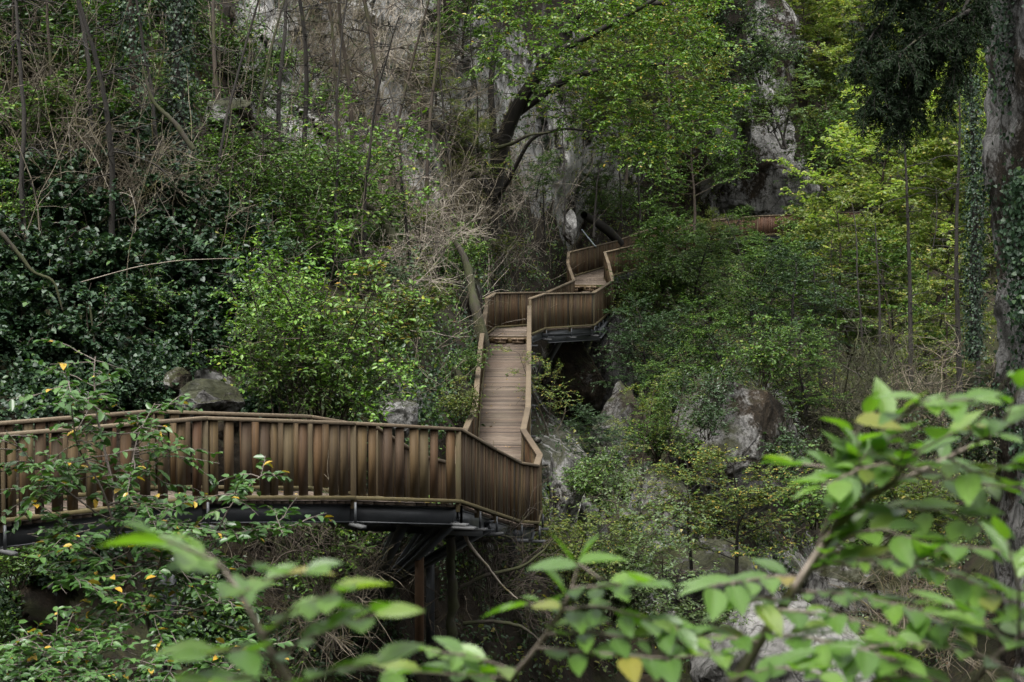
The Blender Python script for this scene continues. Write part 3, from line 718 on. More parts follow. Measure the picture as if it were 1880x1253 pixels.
def gen_shrub(seed, H, stems, bend, nbr, ntw, nl, L, r0=.016, spread=.8, wr=.55, shape=OV, flat=.7, wander=.16, grav=-.05, tw_len=.22, bare=False, rmin=.004):
    pl = Plant(seed); rg = pl.rg
    for s in range(stems):
        az = rg.uniform(0, 6.28); e = math.pi/2 - spread*rg.random()
        pts, _ = curve(rg, rg.normal(0, .06*H, 3)*np.array((1, 1, 0)) - Z*.15, rdir(rg, az, e), H*rg.uniform(.65, 1.15), 9, bend, grav*.4)
        pl.wood.append((pts, np.linspace(r0*rg.uniform(.7, 1.2), max(rmin, r0*.35), len(pts))))
        for b in range(nbr):
            i = rg.integers(2, 9); t = unit(pts[i]-pts[i-1])
            d = t*.6 + rg.normal(0, .75, 3); d[2] = abs(d[2])*.6 if not bare else d[2]
            bp, _ = curve(rg, pts[i], d, H*rg.uniform(.2, .42), 6, wander, grav)
            pl.wood.append((bp, np.linspace(max(rmin, r0*.5), rmin, len(bp))))
            if not bare: pl.spray(bp, nl, L, flat)
            for k in range(ntw):
                j = rg.integers(1, 7); d = unit(bp[-1]-bp[0])*.7 + rg.normal(0, .7, 3)
                tp, _ = curve(rg, bp[j], d, H*tw_len*rg.uniform(.5, 1.2), 5, wander*1.2, grav)
                pl.wood.append((tp, np.linspace(max(rmin*.9, r0*.3), rmin*.7, len(tp))))
                if not bare: pl.spray(tp, nl, L, flat)
    return pl.meshes('shrub%d' % seed, shape, wr)
def gen_pole(seed, H, r0, nbr, blen, bare_leaves=0, L=.1, lean=.02, wig=.022, el=(-.1, .35), ivy=0, ivy_to=.6):
    """straight forest trunk with dead side branches"""
    pl = Plant(seed); rg = pl.rg
    pts, _ = curve(rg, (0, 0, -.4), rdir(rg, rg.uniform(0, 6.28), math.pi/2 - lean), H, 14, wig, .01)
    rr = np.linspace(r0, r0*.3, len(pts)); rr[0] *= 1.25; pl.wood.append((pts, rr))
    for k in range(nbr):
        f = rg.uniform(.12, .97)*14; i = min(13, int(f)); b = pts[i] + (pts[i+1]-pts[i])*(f-i)
        lp, _ = curve(rg, b, rdir(rg, rg.uniform(0, 6.28), rg.uniform(*el)), blen*rg.uniform(.4, 1.2), 7, .13, -.03)
        pl.wood.append((lp, np.linspace(r0*.22, .008, len(lp))))
        for j in range(4):
            q = lp[rg.integers(2, 8)]; tp, _ = curve(rg, q, unit(lp[-1]-lp[0]) + rg.normal(0, .6, 3), blen*rg.uniform(.2, .45), 5, .2, -.04)
            pl.wood.append((tp, np.linspace(.013, .006, len(tp))))
            if bare_leaves: pl.spray(tp, bare_leaves, L, .7)
    n = ivy
    if n:
        f = rg.uniform(0, ivy_to, n)*14; i = np.minimum(13, f.astype(int)); b = pts[i] + (pts[i+1]-pts[i])*(f-i)[:, None]
        az = rg.uniform(0, 6.28, n); o = np.stack((np.cos(az), np.sin(az), np.zeros(n)), 1)
        clump = .10 + .30*np.abs(np.sin(f*2.3 + az))*rg.random(n)
        pl.lp.append(b + o*(r0*.8 + clump[:, None])); pl.ln.append(unit(o + rg.normal(0, .4, (n, 3)) + Z*.4)); pl.la.append(unit(-Z + o*.5 + rg.normal(0, .4, (n, 3)))); pl.ll.append(L*rg.uniform(.6, 1.2, n))
    return pl.meshes('pole%d' % seed, IV if ivy else OV, .9 if ivy else .55)

PROTO = {}
for k in range(3): PROTO['bush', k] = gen_shrub(100+k, 1.6, 9, .10, 7, 3, 9, .085)
for k in range(3): PROTO['bigbush', k] = gen_shrub(120+k, 3.0, 9, .10, 9, 5, 10, .10, r0=.025)
for k in range(3): PROTO['bare', k] = gen_shrub(140+k, 2.6, 12, .09, 8, 5, 0, 0, r0=.020, spread=.9, bare=True, wander=.13, rmin=.006, tw_len=.26, grav=-.03)
for k in range(2): PROTO['tangle', k] = gen_shrub(150+k, 2.8, 13, .16, 8, 5, 0, 0, r0=.03, spread=1.4, bare=True, wander=.18, rmin=.007, tw_len=.3, grav=-.06)
for k in range(3): PROTO['tree', k] = gen_tree(160+k, 7.0, .09, nlimb=20, sub=7, tw=3, nl=15, L=.12, twl=.6)
for k in range(3): PROTO['dense', k] = gen_tree(260+k, 6.0, .09, nlimb=30, first=.06, sub=7, tw=3, nl=16, L=.12, twl=.6, limb=.36, el=(.0, .7))
for k in range(2): PROTO['multi', k] = gen_tree(180+k, 6.0, .07, stems=4, nlimb=24, sub=5, tw=3, nl=11, L=.12, twl=.6, first=.45)
for k in range(3): PROTO['far', k] = gen_tree(190+k, 11.0, .13, nlimb=26, first=.22, sub=7, tw=3, nl=15, L=.21, twl=1.0, flat=.6, limb=.30)
for k in range(2): PROTO['airy', k] = gen_tree(200+k, 5.0, .05, stems=2, nlimb=16, sub=5, tw=3, nl=8, L=.10, twl=.5, first=.35, flat=.85)
for k in range(3): PROTO['pole', k] = gen_pole(210+k, 13.0, .13, 26, 1.7)
for k in range(4): PROTO['stem', k] = gen_pole(220+k, 7.0, .036 + .009*k, 20, 1.1, wig=.055, lean=.06)
for k in range(2): PROTO['ivypole', k] = gen_pole(230+k, 10.0, .15, 10, 1.2, ivy=5200, L=.075, ivy_to=.95)
PROTO['ivymound', 0] = gen_shrub(240, 1.0, 16, .14, 7, 4, 13, .068, spread=1.35, shape=IV, wr=.9, flat=.5)
PROTO['ivymound', 1] = gen_shrub(241, 1.0, 16, .14, 7, 4, 13, .068, spread=1.35, shape=IV, wr=.9, flat=.5)
PROTO['fern', 0] = gen_shrub(250, .8, 12, .06, 6, 0, 10, .055, r0=.006, spread=1.1, flat=.8, wr=.4, grav=-.10)
BASEH = dict(bush=1.6, bigbush=3.0, bare=2.6, tangle=2.8, tree=7.0, dense=6.0, multi=6.0, far=11.0, airy=5.0, pole=13.0, stem=7.0, ivypole=10.0, ivymound=1.0, fern=.8)
NAMES = dict(bush=('leafy_bush', 'bush'), bigbush=('leafy_bush', 'bush'), bare=('bare_shrub', 'shrub'), tangle=('twig_tangle', 'shrub'), tree=('broadleaf_tree', 'tree'), dense=('leafy_tree', 'tree'), multi=('many_stemmed_tree', 'tree'),
             far=('hillside_tree', 'tree'), airy=('slender_tree', 'tree'), pole=('bare_tree', 'tree'), stem=('thin_tree', 'tree'), ivypole=('ivy_covered_tree', 'tree'), ivymound=('ivy_bush', 'ivy'), fern=('fern', 'fern'))
_cnt = {}
prg = random.Random(11)
def plant(kind, px, py, h, leaf, wood, label, d=None, group=None, rz=None, tilt=(0, 0), wide=1.0):
    """h: height in metres; foot at photo pixel (px, py), on the terrain unless a distance is given"""
    k = _cnt.get(kind, 0); _cnt[kind] = k+1
    nv = sum(1 for q in PROTO if q[0] == kind)
    wm, lm = PROTO[kind, k % nv]
    if d is None: p = tsamp(px, py)[0]
    else: p = P(px, py, d)
    nm, cat = NAMES[kind]
    o = empty(nm, p, label, cat, group, rz=prg.uniform(0, 6.28) if rz is None else rz)
    s = h/BASEH[kind]; o.scale = (s*wide, s*wide, s)
    o.rotation_euler = (tilt[0], tilt[1], o.rotation_euler[2])
    if wm: link('trunk' if cat == 'tree' else 'stems', wm, o, M[wood])
    if lm: link('crown' if cat == 'tree' else 'foliage', lm, o, M[leaf])
    return o

# --- left slope
plant('ivypole', 252, 330, 7.5, 'leaf_ivy', 'bark', 'dark trunk with loose ivy rising out of the upper left slope', d=38)
plant('ivypole', 338, 320, 8.0, 'leaf_ivy', 'bark_dark', 'thick trunk wrapped in dark ivy left of the mossy boulder', d=39)
plant('stem', 14, 330, 7.0, None, 'bark', 'thin grey trunk at the far upper left edge', d=36.5)
plant('stem', 90, 400, 7.0, None, 'bark', 'thin dark trunk between the left edge and the ivy trunk', d=36)
plant('stem', 292, 340, 6.0, None, 'bark_dark', 'thin crooked stem between the two ivy covered trunks', d=38)
plant('stem', 412, 330, 7.5, None, 'bark', 'slim mossy stem beside the mossy boulder', d=43)
plant('stem', 470, 260, 8.0, None, 'bark_moss', 'slim brown stem in front of the left end of the bare cliff', d=46)
for x, y, lb in ((618, 330, 'brown stem, first of the row in front of the bare cliff'), (642, 320, 'leaning stem, second of the row in front of the bare cliff'), (700, 300, 'tall straight brown stem in the middle of the bare cliff'), (716, 320, 'thin stem close beside the tall one on the bare cliff'), (782, 330, 'dark forked stem at the right end of the bare cliff')):
    plant('stem', x, y, 9.0, None, 'bark', lb, d=50, group='stems before the bare cliff')
plant('bare', 160, 400, 2.2, None, 'twig', 'pale leafless shrub on the ivy slope at the left edge')
plant('bare', 245, 380, 1.9, None, 'twig', 'low leafless shrub of looping twigs under the ivy covered trunks')
plant('bare', 60, 330, 1.9, None, 'twig', 'leafless shrub high at the left edge beside the thin grey trunk')
plant('bare', 330, 440, 1.6, None, 'twig', 'small leafless shrub above the ivy bank')
plant('bare', 130, 200, 2.2, None, 'twig', 'leafless shrub among green bushes in the top left corner')
for x, y, h, lb in ((560, 150, 3.0, 'bare brown shrub against the left of the grey cliff'), (640, 230, 3.4, 'tall bare shrub in front of the row of brown stems'), (690, 130, 3.2, 'bare shrub high on the grey cliff'), (610, 60, 3.0, 'bare shrub at the top edge over the grey cliff'),
                    (760, 230, 3.4, 'bare tangled shrub right of the tall brown stem'), (830, 330, 3.4, 'bare grey shrub left of the big dark tree'), (740, 380, 3.2, 'bare shrub below the grey cliff, above the bright green bush'), (850, 430, 3.0, 'bare shrub under the big dark tree'),
                    (800, 140, 3.2, 'bare shrub between the grey cliff and the upper crown'), (900, 500, 2.4, 'pale bare shrub just above the platform rail'), (780, 480, 2.8, 'bare arching shrub on the slope left of the ramp top'), (640, 400, 2.4, 'bare twigs beneath the bright green maple'),
                    (930, 400, 3.0, 'bare shrub at the foot of the big dark tree'), (720, 560, 2.0, 'bare arching twigs over the bank left of the ramp')):
    plant('bare', x, y, h*.85, None, 'twig_pale' if int(x) % 3 == 0 else 'twig', lb, group='bare shrubs below the cliff')
plant('bush', 450, 200, 1.7, 'leaf_mid', 'bark', 'small green bush just right of the mossy boulder', wide=1.2)
plant('bush', 400, 130, 1.7, 'leaf_mid', 'bark', 'green bush on the slope above the mossy boulder')
plant('bush', 205, 90, 2.0, 'leaf_mid', 'bark', 'green bush near the top left, left of the ivy trunk', wide=1.4)
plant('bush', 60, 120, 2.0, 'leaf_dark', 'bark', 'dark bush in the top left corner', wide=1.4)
plant('bush', 120, 170, 1.7, 'leaf_mid', 'bark', 'mid green bush below the dark corner bush', wide=1.3)
plant('bush', 50, 260, 1.5, 'leaf_mid', 'bark', 'small green bush at the left edge above the ivy', wide=1.3)
plant('bush', 160, 260, 1.5, 'leaf_mid', 'bark', 'fern like green bush left of the ivy covered trunks', wide=1.6)
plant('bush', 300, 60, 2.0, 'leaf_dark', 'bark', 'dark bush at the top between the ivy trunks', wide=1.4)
plant('bush', 300, 230, 1.4, 'leaf_mid', 'bark', 'green bush at the foot of the thick ivy trunk', wide=1.3)
plant('bush', 505, 140, 1.3, 'leaf_fresh', 'bark', 'sprig of bright leaves standing before the grey cliff')
plant('bigbush', 620, 440, 2.8, 'leaf_fresh', 'bark', 'bright green maple bush spreading flat at the middle of the slope', wide=1.2)
plant('bigbush', 520, 420, 2.4, 'leaf_mid', 'bark', 'green bush left of the bright maple', wide=1.3)
plant('bigbush', 440, 400, 2.2, 'leaf_mid', 'bark', 'mid green bush below the mossy boulder', wide=1.2)
plant('bush', 560, 500, 1.8, 'leaf_mid', 'bark', 'shaded bush below the bright maple', wide=1.3)
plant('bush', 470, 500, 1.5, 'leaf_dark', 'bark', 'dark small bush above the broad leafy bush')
plant('bigbush', 590, 765, 2.6, 'leaf_fresh', 'bark', 'broad leafy bush with pale leaves behind the near railing', d=31)
plant('bigbush', 515, 770, 2.2, 'leaf_mid', 'bark', 'mid green bush right of the grey rock behind the near railing', d=30.3)
plant('bush', 680, 640, 1.7, 'leaf_yellowing', 'bark', 'yellow green sprays above the boulder left of the ramp', d=36, wide=1.4)
plant('bush', 500, 640, 1.6, 'leaf_fresh', 'bark', 'bright sprig standing between ivy and the broad leafy bush', d=33)
plant('bush', 640, 760, 1.2, 'leaf_mid', 'bark', 'low bush at the right foot of the broad leafy bush', d=31.5)
plant('bush', 850, 490, 1.3, 'leaf_fresh', 'bark', 'small bright sprig by the mossy rock at the ramp top', d=54)
plant('bush', 700, 480, 1.5, 'leaf_mid', 'bark', 'green bush among the bare twigs left of the ramp')
plant('bush', 140, 480, .9, 'leaf_fresh', 'bark', 'bright small fern bush on the dark ivy at the left', wide=1.4)
plant('bush', 30, 340, .9, 'leaf_fresh', 'bark', 'bright small bush at the left edge of the ivy', wide=1.4)
for k, x, y, h, m_, lb in (('bush', 45, 60, 2.0, 'leaf_mid', 'green bush filling the very top left corner'), ('bush', 130, 40, 1.8, 'leaf_fresh', 'bright bush at the top edge left of the ivy trunks'), ('bush', 100, 300, 1.3, 'leaf_fresh', 'bright sprig between the two leafless shrubs at the left'),
        ('bush', 215, 200, 1.4, 'leaf_fresh', 'bright bush just left of the loose ivy trunk'), ('bush', 380, 300, 1.3, 'leaf_fresh', 'bright bush right at the foot of the thick ivy trunk'), ('bush', 20, 430, 1.0, 'leaf_mid', 'green bush at the left edge by the drooping mossy branch'),
        ('bush', 270, 600, 1.0, 'leaf_mid', 'green sprig growing out of the ivy in the middle of the left bank'), ('bush', 460, 570, 1.2, 'leaf_mid', 'green bush at the right border of the ivy'), ('bush', 420, 500, 1.2, 'leaf_fresh', 'bright sprig above the ivy border'), ('bush', 345, 380, 1.3, 'leaf_mid', 'green bush just above the ivy slope'),
        ('bush', 720, 620, 1.3, 'leaf_mid', 'shaded bush on the bank left of the ramp'), ('bush', 780, 580, 1.3, 'leaf_olive', 'olive bush under the bowed mossy tree'), ('bush', 820, 520, 1.3, 'leaf_mid', 'green bush beside the leaning mossy tree'), ('bush', 660, 540, 1.4, 'leaf_dark', 'dark bush in the middle of the slope under the bright maple'),
        ('bush', 760, 430, 1.2, 'leaf_olive', 'olive bush in the bare brush left of the big dark tree'), ('bush', 900, 480, 1.2, 'leaf_olive', 'thin olive bush at the roots of the big dark tree'), ('bush', 830, 250, 1.5, 'leaf_olive', 'olive bush on the cliff left of the big dark tree'), ('bush', 585, 210, 1.3, 'leaf_mid', 'green tuft in a crack of the bare cliff')):
    plant(k, x, y, h, m_, 'bark', lb, wide=1.2)
for x, y, s_, lb in ((235, 752, .9, 'ivy spilling onto the ground left of the grey rock behind the near rail'), (470, 765, .8, 'ivy patch between the grey rock and the mid green bush'), (300, 770, .7, 'low ivy right behind the near handrail bend'), (90, 1060, 1.0, 'ivy in the shade below the near beam at the far left'), (170, 1010, .9, 'ivy behind the sapling stem below the near beam')):
    plant('ivymound', x, y, s_, 'leaf_ivy', 'bark', lb, group='ivy clumps on the left bank')
plant('bush', 620, 1010, 1.2, 'leaf_mid', 'bark', 'green bush hanging under the middle of the near beam', d=30.5, wide=1.3)
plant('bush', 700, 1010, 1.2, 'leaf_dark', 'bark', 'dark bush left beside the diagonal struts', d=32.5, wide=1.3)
plant('bush', 846, 770, .9, 'leaf_olive', 'bark', 'olive fern bush hanging against the left rail of the ramp', d=38.5)
plant('bush', 862, 690, .8, 'leaf_mid', 'bark', 'small green bush on the rock bank by the ramp left rail', d=43)
for x, y, h, lb in ((55, 480, 7.0, 'dark stem in the ivy near the left edge'), (210, 470, 7.0, 'dark stem rising out of the ivy bank'), (385, 420, 7.5, 'dark stem right of the thick ivy trunk'), (610, 500, 6.5, 'dark stem in front of the bright maple bush'), (660, 520, 6.0, 'second dark stem in front of the bright maple bush'), (760, 560, 5.5, 'mossy stem on the slope left of the ramp')):
    plant('stem', x, y, h, None, 'bark_dark', lb)
for x, y, s_, lb in ((370, 580, 1.6, 'big bulging ivy mass above the grey rock'), (430, 640, 1.3, 'ivy hanging at the right over the grey rock'), (300, 520, 1.4, 'ivy clump left above the bulging ivy mass'), (210, 560, 1.3, 'dark ivy clump in the middle of the left bank'),
                     (90, 520, 1.3, 'dark ivy clump near the left edge'), (30, 640, 1.3, 'black green ivy low at the left edge'), (150, 650, 1.2, 'dark ivy behind the sapling top'), (300, 430, 1.3, 'ivy clump under the low leafless shrub'),
                     (400, 470, 1.3, 'ivy covering the slope left of the bright sprig'), (110, 400, 1.3, 'ivy under the pale leafless shrub'), (190, 300, 1.2, 'small ivy patch under the fern like bush'), (330, 640, 1.1, 'ivy draped left of the small dark rock')):
    plant('ivymound', x, y, s_, 'leaf_ivy', 'bark', lb, group='ivy clumps on the left bank')
def limb(name, pts, rad, mat, label, cat):
    """curved trunk from photo pixels (px, py, d)"""
    q = np.array([P(*p) for p in pts]); n = len(q); tt = np.linspace(0, n-1, 6*n)
    sm = np.stack([np.interp(tt, range(n), q[:, k]) for k in range(3)], 1)
    for _ in range(4): sm[1:-1] = (sm[:-2] + 2*sm[1:-1] + sm[2:])/4
    lr_ = np.random.default_rng(n + int(pts[0][0])); sm[1:-1] += lr_.normal(0, .22*min(rad), (len(sm)-2, 3))
    rr = np.interp(tt, np.linspace(0, n-1, len(rad)), rad)
    rr = rr*np.array([1 + .30*mn.noise((i*.9, n, rad[0]*50)) for i in range(len(rr))])
    return tag(link(name, tubes_mesh(name, [(sm, rr)], M[mat], 9)), label, cat)
limb('leaning_tree', [(890, 640, 50), (872, 560, 50), (862, 500, 51), (845, 455, 52), (800, 400, 53)], [.17, .12, .10, .07, .04], 'bark_moss', 'curved mossy trunk leaning over the left side of the ramp', 'tree')
limb('leaning_tree', [(742, 520, 44), (728, 450, 44), (700, 400, 45), (660, 370, 45)], [.14, .11, .09, .05], 'bark_moss', 'short bowed mossy trunk on the slope left of the ramp', 'tree')
limb('mossy_branch', [(355, 275, 36), (318, 222, 36), (280, 190, 36), (262, 120, 36)], [.05, .045, .035, .02], 'bark_moss', 'kinked mossy branch crossing between the ivy trunks', 'branch')
limb('mossy_branch', [(0, 425, 31), (38, 470, 31), (60, 500, 31), (100, 515, 31), (115, 570, 31)], [.035, .03, .025, .02, .012], 'bark_moss', 'drooping mossy branch at the left edge before the ivy', 'branch')
limb('dead_branch', [(150, 518, 31), (250, 490, 31), (330, 478, 31), (440, 474, 31)], [.012, .011, .009, .005], 'bark_pale', 'long pale dead branch lying level across the ivy', 'branch')
limb('dead_branch', [(165, 560, 31), (172, 620, 31), (176, 660, 31)], [.016, .013, .008], 'bark_moss', 'short hanging dead stick below the level branch', 'branch')
# --- middle: the big dark tree with its crown of sprays
def big_tree():
    root = empty('big_tree', P(905, 445, 66), 'big dark forked tree leaning right with a broad green crown at the top middle', 'tree')
    pl = Plant(77); rg = pl.rg; o = np.array(root.location)
    def path(pts): return np.array([P(*p) for p in pts]) - o
    def sm(q, k=5):
        n = len(q); tt = np.linspace(0, n-1, k*n); r_ = np.stack([np.interp(tt, range(n), q[:, i]) for i in range(3)], 1)
        for _ in range(3): r_[1:-1] = (r_[:-2] + 2*r_[1:-1] + r_[2:])/4
        return r_
    mains = [([(905, 445, 66), (908, 330, 66), (925, 250, 65.5), (955, 185, 65), (985, 140, 64.5), (1025, 95, 64), (1050, 40, 64), (1090, 10, 63), (1220, 5, 62)], .30, .09),
             ([(940, 215, 65.5), (975, 190, 65), (1030, 150, 64), (1090, 130, 63), (1150, 120, 62), (1220, 118, 61)], .16, .05),
             ([(910, 300, 66), (905, 230, 66), (900, 150, 66), (915, 60, 66), (925, -40, 66)], .14, .06),
             ([(985, 140, 64.5), (1000, 90, 65), (995, 40, 66), (1010, -50, 66)], .13, .06),
             ([(1025, 95, 64), (1075, 70, 63), (1150, 30, 62), (1250, -30, 61)], .13, .05),
             ([(900, 380, 66), (930, 340, 65), (975, 250, 64), (1040, 235, 63.5), (1100, 245, 63)], .09, .03)]
    for pts, r0, r1 in mains:
        q = sm(path(pts)); pl.wood.append((q, np.linspace(r0, r1, len(q))))
    wood = list(pl.wood); 
    # leaf sprays filling the crown around the limbs
    for k in range(900):
        px = rg.uniform(870, 1330); py = rg.uniform(-60, 290)
        hole = (px < 1000 and py > 130) or (px < 1080 and py > 215) or (px < 940 and 60 < py < 130 and rg.random() < .5)
        if hole and rg.random() < .9: continue
        if mn.noise((px*.013, py*.02, 3)) < -.18: continue
        p = P(px, py, rg.uniform(59, 66)) - o
        tp, _ = curve(rg, p, np.array((rg.normal(.3, .7), rg.normal(-.3, .7), rg.normal(-.05, .2))), rg.uniform(.7, 1.5), 5, .15, -.05)
        pl.wood.append((tp, np.linspace(.014, .006, len(tp)))); pl.spray(tp, 18, .13, .75)
        for _ in range(2):
            t2, _ = curve(rg, tp[rg.integers(1, 5)], rg.normal(0, 1, 3)*np.array((1, 1, .3)), .6, 4, .15, -.05)
            pl.wood.append((t2, np.linspace(.010, .005, len(t2)))); pl.spray(t2, 13, .13, .75)
    wm = tubes_mesh('big_trunk', wood); tm = tubes_mesh('big_twigs', pl.wood[len(wood):])
    L = np.concatenate(pl.ll); lm = leaves_mesh('big_crown', np.concatenate(pl.lp), np.concatenate(pl.la), np.concatenate(pl.ln), L, L*.55)
    link('trunk', wm, root, M['bark_dark']); c = link('crown', lm, root, M['leaf_crown']); link('twigs', tm, c, M['bark_dark'])
big_tree()
limb('mossy_branch', [(915, 272, 62), (945, 262, 61), (970, 248, 60.5), (1010, 243, 60)], [.07, .06, .045, .02], 'bark_moss', 'olive mossy branch pointing right from the big dark tree', 'branch')
for x, y, h, lb, dd in ((1000, 420, 6.5, 'thin trunk on the rock right of the big dark tree', 70), (1035, 410, 6.0, 'thin dark trunk above the pale pointed rock', 74), (1090, 420, 6.0, 'straight thin trunk over the upper boardwalk', 80), (1175, 400, 6.0, 'crooked trunk under the yellowing crown', 84), (860, 330, 6.0, 'thin trunk left of the big dark tree', 62), (1142, 400, 6.5, 'slim grey trunk on the mossy cliff', 86)):
    plant('stem', x, y, h, None, 'bark_dark', lb, d=dd)
for x, y, d_, h, m_, lb in ((1080, 220, 80, 3.6, 'leaf_olive', 'small leafy tree rooted on the grey rock behind the big dark tree'), (1150, 200, 84, 4.6, 'leaf_yellowing', 'leafy tree behind the right side of the big crown'), (850, 110, 64, 2.6, 'leaf_fresh', 'bright tree at the left edge of the big crown'), (800, 190, 61, 1.8, 'leaf_olive', 'light sprig of leaves on the right part of the bare cliff'),
        (870, 330, 62, 2.0, 'leaf_olive', 'small olive tree left of the big dark trunk'), (985, 360, 69, 1.6, 'leaf_mid', 'leafy tuft on the rock under the big tree branches'), (1110, 400, 84, 2.2, 'leaf_mid', 'low leafy tree just above the upper boardwalk rail'), (1190, 390, 90, 3.4, 'leaf_mid', 'leafy tree behind the bend of the upper boardwalk')):
    plant('dense', x, y, h, m_, 'bark_dark', lb, d=d_, wide=1.1)
for x, y, h, lb in ((520, 300, 8.5, 'dark stem rising behind the bright green maple bush'), (560, 290, 8.0, 'dark leaning stem left of the row before the bare cliff'), (870, 420, 8.0, 'dark stem just left of the big dark tree'), (830, 400, 8.0, 'dark knotty stem between the bare grey shrub and the big tree'), (180, 330, 7.0, 'dark stem left of the ivy wrapped trunk')):
    plant('stem', x, y, h, None, 'bark_dark', lb)
plant('tree', 1225, 300, 6.0, 'leaf_yellowing', 'bark', 'yellowing tree on the cliff above the upper boardwalk', d=82, wide=1.1)
plant('tree', 1275, 250, 5.5, 'leaf_yellowing', 'bark', 'yellow tinged tree beside the dark evergreen', d=88)
plant('tree', 1275, 430, 5.0, 'leaf_mid', 'bark', 'bluish green tree standing over the upper boardwalk', d=76)
plant('tree', 1150, 330, 4.2, 'leaf_olive', 'bark', 'olive tree on the rock left of the yellowing tree', d=80)
plant('bigbush', 1330, 150, 5.0, 'leaf_dark', 'bark_dark', 'dark evergreen in front of the tall rock buttress', d=104)
plant('bigbush', 1300, 50, 4.5, 'leaf_dark', 'bark_dark', 'dark evergreen at the top left of the rock buttress', d=102)
plant('bush', 1120, 395, 2.0, 'leaf_fresh', 'bark', 'small yellow green bush by the fallen log', d=87)
plant('dense', 1310, 640, 4.6, 'leaf_mid', 'bark', 'dense green tree hiding the far boardwalk', d=68, wide=1.1)
plant('dense', 1400, 650, 4.0, 'leaf_mid', 'bark', 'dense green tree right of the one hiding the far boardwalk', d=72, wide=1.15)
plant('dense', 1225, 650, 3.4, 'leaf_mid', 'bark', 'green tree right of the middle platform', d=66, wide=1.1)
plant('dense', 1490, 660, 4.4, 'leaf_mid', 'bark', 'green tree below the last boardwalk stretch', d=78, wide=1.1)
plant('bigbush', 1180, 590, 2.6, 'leaf_mid', 'bark', 'leafy bush close to the right of the platform rail', d=66)
plant('bigbush', 1260, 700, 2.6, 'leaf_dark', 'bark', 'dark bush over the top of the rounded outcrop', d=62, wide=1.3)
plant('airy', 1175, 880, 2.8, 'leaf_olive', 'bark', 'airy olive sapling in front of the dark cave rock', d=50)
plant('airy', 1230, 870, 2.8, 'leaf_mid', 'bark', 'airy green sapling left of the rounded outcrop', d=50)
plant('bush', 1210, 840, 1.5, 'leaf_mid', 'bark', 'fern like bush hanging on the steep dark rock wall', d=51, wide=1.3)
plant('bush', 1300, 800, 1.2, 'leaf_dark', 'bark', 'dark bush rooted in the face of the rounded outcrop', d=49.5)
plant('airy', 1010, 790, 2.0, 'leaf_yellowing', 'bark', 'small yellow green sapling poking past the ramp handrail', d=45)
plant('bush', 1290, 740, 1.5, 'leaf_dark', 'bark', 'bush growing on the left of the rounded outcrop', d=52)
plant('bush', 1400, 700, 2.0, 'leaf_mid', 'bark', 'bush trailing over the right edge of the rounded outcrop', d=56)
plant('bush', 1440, 870, 1.6, 'leaf_dark', 'bark', 'dark bush in the cleft right of the rounded outcrop', d=52)
plant('tree', 1345, 1100, 3.1, 'leaf_yellowing', 'bark_dark', 'low spreading yellowing tree in the gorge under the rounded outcrop', d=42, wide=1.35)
plant('tree', 1270, 1060, 2.6, 'leaf_yellowing', 'bark_dark', 'smaller yellowing tree left of the low spreading one', d=43, wide=1.3)
plant('bigbush', 1120, 1130, 2.3, 'leaf_grey', 'bark', 'pale grey green bush below the boardwalk corner', d=38, wide=1.2)
plant('bigbush', 1040, 1080, 1.7, 'leaf_olive', 'bark', 'light bush directly under the boardwalk corner', d=37, wide=1.2)
plant('bigbush', 1190, 1180, 2.0, 'leaf_grey', 'bark', 'grey green bush to the right of the pale one', d=38, wide=1.2)
plant('bush', 1060, 900, 1.1, 'leaf_mid', 'bark', 'small bush on the upright grey rock', d=39.5)
plant('bush', 1110, 930, 1.3, 'leaf_grey', 'bark', 'greyish bush right of the upright grey rock', d=40)
plant('tangle', 900, 1090, 1.5, None, 'bark', 'tangle of dead twigs under the boardwalk corner', d=32)
plant('tangle', 575, 1075, 1.4, None, 'bark', 'bare twigs left of the struts below the near railing', d=30)
plant('tangle', 545, 1005, 1.1, None, 'bark', 'bare twigs hanging below the near beam', d=29.5)
plant('bare', 600, 1180, 1.8, None, 'twig', 'bare arching twigs at the bottom behind the left branch', d=27)
limb('dead_branch', [(845, 962, 29.5), (860, 1000, 29.5), (895, 1040, 29.7), (920, 1075, 30), (950, 1100, 30)], [.03, .028, .022, .016, .01], 'bark_pale', 'pale crooked dead stick hanging below the boardwalk corner', 'branch')
limb('mossy_branch', [(845, 1080, 30.5), (890, 1056, 30.5), (960, 1042, 30.5), (1000, 1010, 30.5), (1015, 990, 30.5)], [.035, .03, .025, .018, .01], 'bark_moss', 'mossy branch rising to the right beneath the corner', 'branch')
limb('mossy_branch', [(850, 1145, 30), (905, 1140, 30), (960, 1150, 30), (1000, 1185, 30)], [.03, .03, .025, .012], 'bark_moss', 'arching mossy branch low under the struts', 'branch')
limb('leaning_tree', [(828, 1190, 30.2), (830, 1080, 30.2), (826, 985, 30)], [.09, .08, .07], 'bark_moss', 'upright mossy trunk standing under the boardwalk corner', 'tree')
plant('bush', 640, 1000, 1.3, 'leaf_mid', 'bark', 'green bush in the shade under the near railing', d=31, wide=1.3)
plant('bush', 560, 1080, 1.2, 'leaf_mid', 'bark', 'small bush in the shade left of the struts', d=30, wide=1.2)
plant('bush', 30, 1070, 1.1, 'leaf_mid', 'bark', 'shaded bush below the beam at the left edge', d=27, wide=1.2)
